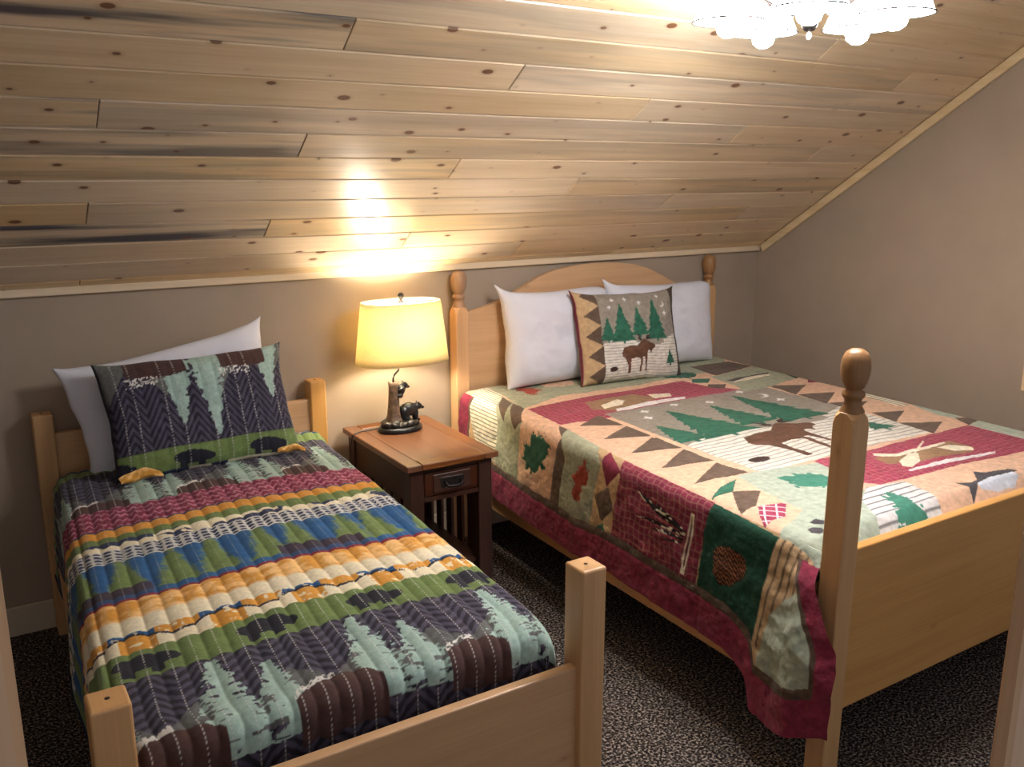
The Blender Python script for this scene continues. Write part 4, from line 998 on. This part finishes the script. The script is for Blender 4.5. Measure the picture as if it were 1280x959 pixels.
def twin_quilt():
    Wd = 0.968; H = 0.36; ZT = 0.626
    sig = np.concatenate([np.linspace(-H, 0, 80)[:-1], np.linspace(0, Wd, 330)[:-1], np.linspace(Wd, Wd + 0.32, 60)])
    t = np.linspace(3.385, 1.40, 560)
    S, T = np.meshgrid(sig, t, indexing='ij')
    # the last centimetres roll down behind the footboard
    tf = 1.545; rr = 0.045
    k = np.clip((tf + rr - T) / (2 * rr), 0, 1)
    over = tf - T
    yy = np.where(over <= -rr, T, np.where(over >= rr, tf, tf + rr * (1 - k) ** 2)); dzf = np.where(over <= -rr, 0, np.where(over >= rr, over, rr * k * k))
    col, lab = twin_print(S, T)
    r = 0.065
    def corner(q):
        kk = np.clip((q + r) / (2 * r), 0, 1)
        return np.where(q >= r, q, np.where(q <= -r, 0.0, r * kk * kk)), np.where(q >= r, 0.0, np.where(q <= -r, -q, r * (1 - kk) ** 2))
    hx, dz = corner(S); hx2, dz2 = corner(Wd - S); half = S > Wd / 2
    x = np.where(half, Wd - hx2, hx); drop = np.where(half, dz2, dz)
    X = qxt(yy) + x; Y = yy.copy(); Z = ZT - drop - dzf
    # pull the narrow foot end in between the posts
    pin = sst(1.66, 1.54, Y); cxm = qxt(Y) + Wd / 2; X = cxm + (X - cxm) * (1 - 0.045 * pin)
    # hanging sides sway out a little
    hang = np.clip(-S / 0.3, 0, 1.2); X -= hang * (0.012 + 0.010 * np.sin(T * 8)); hr = np.clip((S - Wd) / 0.3, 0, 1.2); X += hr * 0.012
    puff = 0.0075 * (np.abs(np.cos(np.pi * (S / 0.05 + 0.0))) ** 0.55)
    puff = 0.0085 * np.sqrt(np.clip(np.sin(np.pi * ((S / 0.05 + 0.5) % 1.0)), 0, 1)) + 0.006 * (fbm(S * 9, T * 14, 41, 2) - 0.5)
    nx = np.where(S < -r, -1.0, np.where(S > Wd + r, 1.0, 0.0)); nx = np.where(np.abs(S) < r, -(0.5 - 0.5 * S / r), nx); nx = np.where(np.abs(S - Wd) < r, 0.5 + 0.5 * (S - Wd) / r, nx)
    ny = -np.clip((over + rr) / (2 * rr), 0, 1)
    nz_ = np.sqrt(np.clip(1 - nx ** 2, 0, 1)) * np.sqrt(np.clip(1 - ny ** 2, 0, 1))
    X += nx * puff; Y += ny * puff; Z += nz_ * puff
    flat = sst(0, 0.2, S) * sst(Wd, Wd - 0.2, S)
    Z += flat * (0.012 * (fbm(S * 3, T * 3, 19, 2) - 0.5) + 0.010 * np.sin(np.pi * np.clip(S / Wd, 0, 1)))
    # head end turned up over the sheet
    Z += 0.018 * sst(3.25, 3.33, T) * sst(0.55, 0.85, S)
    Z -= 0.02 * sst(3.33, 3.385, T)
    names = {1: 'forest_band', 2: 'turned_back_edge', 3: 'burgundy_band', 4: 'orange_band', 5: 'hills_band', 6: 'lace_band', 7: 'fir_tree_band', 8: 'sunset_band', 9: 'lake_band', 10: 'bear_band', 11: 'forest_band', 12: 'navy_edge', 0: 'navy_edge'}
    root = empty('striped_quilt', (0.68, 2.45, ZT), 'channel-quilted striped quilt printed with bears, firs and forest bands on the twin bed', 'quilt')
    P = np.stack([X, Y, Z], -1)
    grid_object(None, P[:, ::-1], col[:, ::-1], lab[:, ::-1], M['print'], root, names)
    # navy binding along the left hem
    pts = [tuple(P[0, j]) for j in range(0, P.shape[1], 14)]
    tube('binding', pts, 0.005, M['reverse'], root, 6)
    return root
twin_quilt()

# ---------------------------------------------------------------- pillows
def pillow(name, label, w, h, th, center, yaw, lean, roll, mat, printer=None, seed=0, pinch=0.10, channels=0.0, wr=0.014, group=None, corner=0.0, corner_r=None, bend=0.0):
    """local: u across, v up, n toward the room. lean tips the top backwards"""
    nu, nv = 150, 110
    u = np.linspace(-1, 1, nu); v = np.linspace(-1, 1, nv); U, Vv = np.meshgrid(u, v, indexing='ij')
    def face(sign):
        x = w / 2 * U * (1 - pinch * (1 - Vv ** 2) * np.abs(U) ** 2.0)
        y = h / 2 * Vv * (1 - pinch * (1 - U ** 2) * np.abs(Vv) ** 2.0)
        k = np.clip((1 - U ** 4) * (1 - Vv ** 4), 0, 1)
        d = th / 2 * k ** 0.55
        e = np.clip((1 - U ** 2) * (1 - Vv ** 2), 0, 1) ** 0.35
        wn = wr * e * ((fbm(U * 2.2 + seed, Vv * 2.2, seed + (3 if sign > 0 else 9), 3) - 0.5) * 2 + 0.7 * (np.abs(fbm(U * 3 + Vv * 2 + seed, Vv * 1.2 - U, seed + 5, 2) - 0.5) - 0.12))
        d = d + wn
        if channels: d = d + 0.006 * e * np.sqrt(np.abs(np.sin(np.pi * (U * w / 2) / channels)))
        # edge wander, upper corners drawn out to soft points
        y = y + 0.012 * (fbm(U * 2.5 + seed, Vv * 0 + 1, seed + 20, 2) - 0.5) * np.abs(Vv)
        x = x + 0.012 * (fbm(Vv * 2.5 + seed, U * 0 + 4, seed + 30, 2) - 0.5) * np.abs(U)
        cr = np.where(U < 0, corner, corner if corner_r is None else corner_r) * np.abs(U) ** 10 * np.clip(Vv, 0, 1) ** 10
        x = x + cr * np.sign(U) * 0.6; y = y + cr
        d = d * sign - bend * (U ** 2) 
        return np.stack([x, d, y], -1)
    A = face(1.0); B = face(-1.0)
    # local axes
    up = Vector((0, math.sin(lean), math.cos(lean))); rt = Vector((1, 0, 0)); nn = Vector((0, -math.cos(lean), math.sin(lean)))
    rollm = Matrix.Rotation(roll, 3, nn); yawm = Matrix.Rotation(yaw, 3, 'Z')
    B3 = np.array(yawm @ rollm @ Matrix((rt, nn, up)).transposed())
    A = A @ B3.T + np.array(center); B = B @ B3.T + np.array(center)
    P = np.concatenate([A.reshape(-1, 3), B.reshape(-1, 3)])
    i = np.arange(nu * nv).reshape(nu, nv); q = np.stack([i[:-1, :-1], i[1:, :-1], i[1:, 1:], i[:-1, 1:]], -1).reshape(-1, 4)
    i2 = i + nu * nv; q2 = np.stack([i2[:-1, :-1], i2[:-1, 1:], i2[1:, 1:], i2[1:, :-1]], -1).reshape(-1, 4)
    # weld the two faces along the seam
    m = np.arange(2 * nu * nv)
    for sl in ((0, slice(None)), (nu - 1, slice(None)), (slice(None), 0), (slice(None), nv - 1)): m[i2[sl]] = i[sl]
    Q = m[np.concatenate([q, q2])]
    cols = None
    root = tag(bpy.data.objects.new(name, None), label, 'pillow', group); root.location = center; COL.objects.link(root)
    uu, vv = (U + 1) / 2, (Vv + 1) / 2
    if printer:
        c, lab, names = printer(uu, vv, w, h)
        cb = np.empty_like(c); cb[:] = c.mean(axis=(0, 1)) * 0.8
        cols = np.concatenate([c.reshape(-1, 3), cb.reshape(-1, 3)])
        fl = np.concatenate([lab[:-1, :-1].reshape(-1), np.full(len(q2), -1)])
        names = dict(names); names[-1] = 'pillow_back'
    else:
        fl = np.concatenate([np.zeros(len(q), int), np.zeros(len(q2), int)]); names = {0: 'pillow_case'}
    # smooth normals of the whole
    fn = np.cross(P[Q[:, 2]] - P[Q[:, 0]], P[Q[:, 3]] - P[Q[:, 1]]); vn = np.zeros_like(P)
    for k in range(4): np.add.at(vn, Q[:, k], fn)
    vn /= np.maximum(np.linalg.norm(vn, axis=1, keepdims=True), 1e-9)
    for l in np.unique(fl):
        qq = Q[fl == l]; used, inv = np.unique(qq, return_inverse=True)
        np_mesh(names[l], P[used], inv.reshape(-1, 4), cols[used] if cols is not None else None, vn[used], mat, root)
    return root

def moose_print(u, v, w, h):
    c = np.empty(u.shape + (3,)); c[:] = PAL['sky']; lab = np.zeros(u.shape, int)
    lo, hi = 0.185, 0.935
    sc, sl = scene_print((u - lo) / (hi - lo), (v - 0.03) / 0.94)
    m = (u >= lo) & (u <= hi); c[m] = sc[m]
    U = (u - lo) / (hi - lo)
    lab[m & (sl == 2)] = 2
    for k, (a, b) in enumerate(((0, .16), (.16, .39), (.39, .575), (.575, .80), (.80, 1))): lab[m & (sl == 1) & (U >= a) & (U < b)] = 10 + k
    # sawtooth strip on the left
    m = u < lo; f = (v * 4.6 + 0.1) % 1.0; x = u / lo
    tooth = x > 0.25 + 0.75 * np.abs(f - 0.5) * 2
    c[m] = PAL['tan'][None] ; lab[m] = 3
    t2 = m & tooth; c[t2] = PAL['brown'] * 0.9; lab[t2] = 4
    e = m & (u < 0.010); c[e] = PAL['burgd']
    m = u > hi; c[m] = PAL['brown'] * 0.55; lab[m] = 5
    names = {0: 'moose_panel', 2: 'moose_applique', 3: 'sawtooth_strip', 4: 'sawtooth_patch', 5: 'dark_border'}
    for k in range(5): names[10 + k] = 'pine_tree_applique'
    return c, lab, names
def sham_print(u, v, w, h):
    s = (u - 0.53) * w; lab = np.zeros(u.shape, int)
    f = np.clip((v - 0.22) / 0.78, 0, 1)              # the forest hangs upside down above the bears
    zig = np.abs(((s / 0.11 + 0.5) % 1.0) - 0.5) * 2
    st = np.sin(2 * np.pi * (f * 10 + (1 - zig) * 2.6)); c = mixc(TC['purple'] * np.ones(u.shape + (3,)), TC['purpled'] * 0.8 * np.ones(u.shape + (3,)), sst(-0.2, 0.2, st))
    g = (f > 0.55 + 0.9 * np.abs(((s / 0.19 + 0.25) % 1.0) - 0.5)) ; c = np.where(g[..., None], mixc(c, TC['sagegrey'] * 0.9 * np.ones_like(c), 0.75 * np.ones_like(u)), c)
    for cx, tip, hw in ((0.01, 0.06, 0.052), (-0.10, 0.24, 0.060), (0.235, 0.38, 0.058)):
        d = np.abs(s - cx); rag = vnoise(f * 30, s * 50 + cx * 9, 6)
        m = (f > tip) & (d < hw * (0.12 + (f - tip) * 1.2) * (0.6 + 0.7 * rag)); c = np.where(m[..., None], TC['mint'] * (0.75 + 0.35 * fbm(s * 50, f * 12, 7))[..., None], c)
    for x0, x1 in ((-0.26, -0.06), (0.06, 0.23)):
        m = (s > x0) & (s < x1) & (f > 0.80 - 0.04 * np.sin((s - x0) / (x1 - x0) * np.pi) + 0.03 * vnoise(s * 30, s * 0, 2)); c = np.where(m[..., None], TC['brown'], c)
        wb = (s > x0 - 0.01) & (s < x0 + 0.10) & (np.abs(f - 0.74) < 0.05) & (vnoise(s * 260, f * 70, 8) > 0.60); c = np.where(wb[..., None], TC['white'] * 0.85, c)
    lab[:] = 1
    low = v < 0.22; b = bears(s + 0.19, 1 - v / 0.22); c = np.where(low[..., None], b, c); lab[low] = 2
    ln = np.abs(v - 0.22) < 0.006; c = np.where(ln[..., None], TC['green'] * 0.8, c)
    ed = (v < 0.035); c = np.where(ed[..., None], np.where((fbm(s * 14, v * 3, 5) > 0.5)[..., None], TC['cream'] * 0.9, TC['navy']), c)
    ch = np.abs(((s / 0.05) % 1.0) - 0.5); th = (ch > 0.465) & (((v * h / 0.011) % 1.0) < 0.55); c = np.where(th[..., None], c * 0.5 + TC['white'] * 0.35, c)
    brd = (u < 0.012) | (u > 0.988); c = np.where(brd[..., None], TC['purpled'] * 0.8, c)
    return c, lab, {1: 'forest_band', 2: 'bear_band'}

pillow('pillow', 'white pillow tilted behind the printed sham on the twin bed', 0.72, 0.42, 0.11, (0.665, 3.340, 0.835), 0.0, R(10), R(9), M['white_cotton'], seed=2, pinch=0.05, corner=0.02)
sham = pillow('pillow', 'quilted forest-print sham pillow with bears leaning on the twin bed', 0.655, 0.42, 0.13, (0.712, 3.205, 0.822), R(2), R(22), R(1), M['print'], sham_print, seed=5, pinch=0.055, channels=0.05, corner=0.008)
pillow('pillow', 'white pillow at the left side of the queen headboard beside the lamp', 0.585, 0.44, 0.16, (2.360, 3.350, 0.918), R(-2), R(9), R(1), M['white_cotton'], seed=11, pinch=0.06, corner=0.045, corner_r=-0.03)
pillow('pillow', 'white pillow at the right side of the queen headboard behind the moose pillow', 0.70, 0.42, 0.16, (2.985, 3.345, 0.915), R(2), R(9), R(-2), M['white_cotton'], seed=17, pinch=0.05, corner=0.03, corner_r=-0.02)
pillow('pillow', 'square moose and pine tree pillow propped in front of the white pillows', 0.56, 0.425, 0.14, (2.655, 3.205, 0.905), R(-5), R(17), R(-1), M['print_patch'], moose_print, seed=23, pinch=0.05, corner=0.02)
# the sham's turned-under orange flange showing at its two lower corners
for (x, y, z, rz, s) in ((0.462, 3.098, 0.648, 0.22, 1.15), (1.000, 3.120, 0.652, -0.25, 0.8)):
    nu, nv = 24, 14
    U, Vv = np.meshgrid(np.linspace(-1, 1, nu), np.linspace(0, 1, nv), indexing='ij')
    lx = 0.062 * s * U; ly = -0.028 * s * np.sin(Vv * np.pi * 0.9) - 0.010 * U ** 2; lz = 0.042 * s * (Vv - 0.25) * (1 - 0.5 * U ** 2) + 0.003 * np.sin(U * 5)
    c_, s_ = math.cos(rz), math.sin(rz)
    P = np.stack([x + lx * c_ - ly * s_, y + lx * s_ + ly * c_, z + lz], -1)
    colr = np.where((Vv > 0.30 + 0.3 * (fbm(U * 3, Vv * 2, 8) - 0.5))[..., None], mixc(TC['orange'] * 0.75 * np.ones(U.shape + (3,)), TC['orangel'] * np.ones(U.shape + (3,)), sst(0.45, 0.7, fbm(U * 4, Vv * 4, 3))), TC['white'])
    grid_object(None, P, colr, np.zeros(U.shape, int), M['print'], sham, {0: 'orange_flange'})
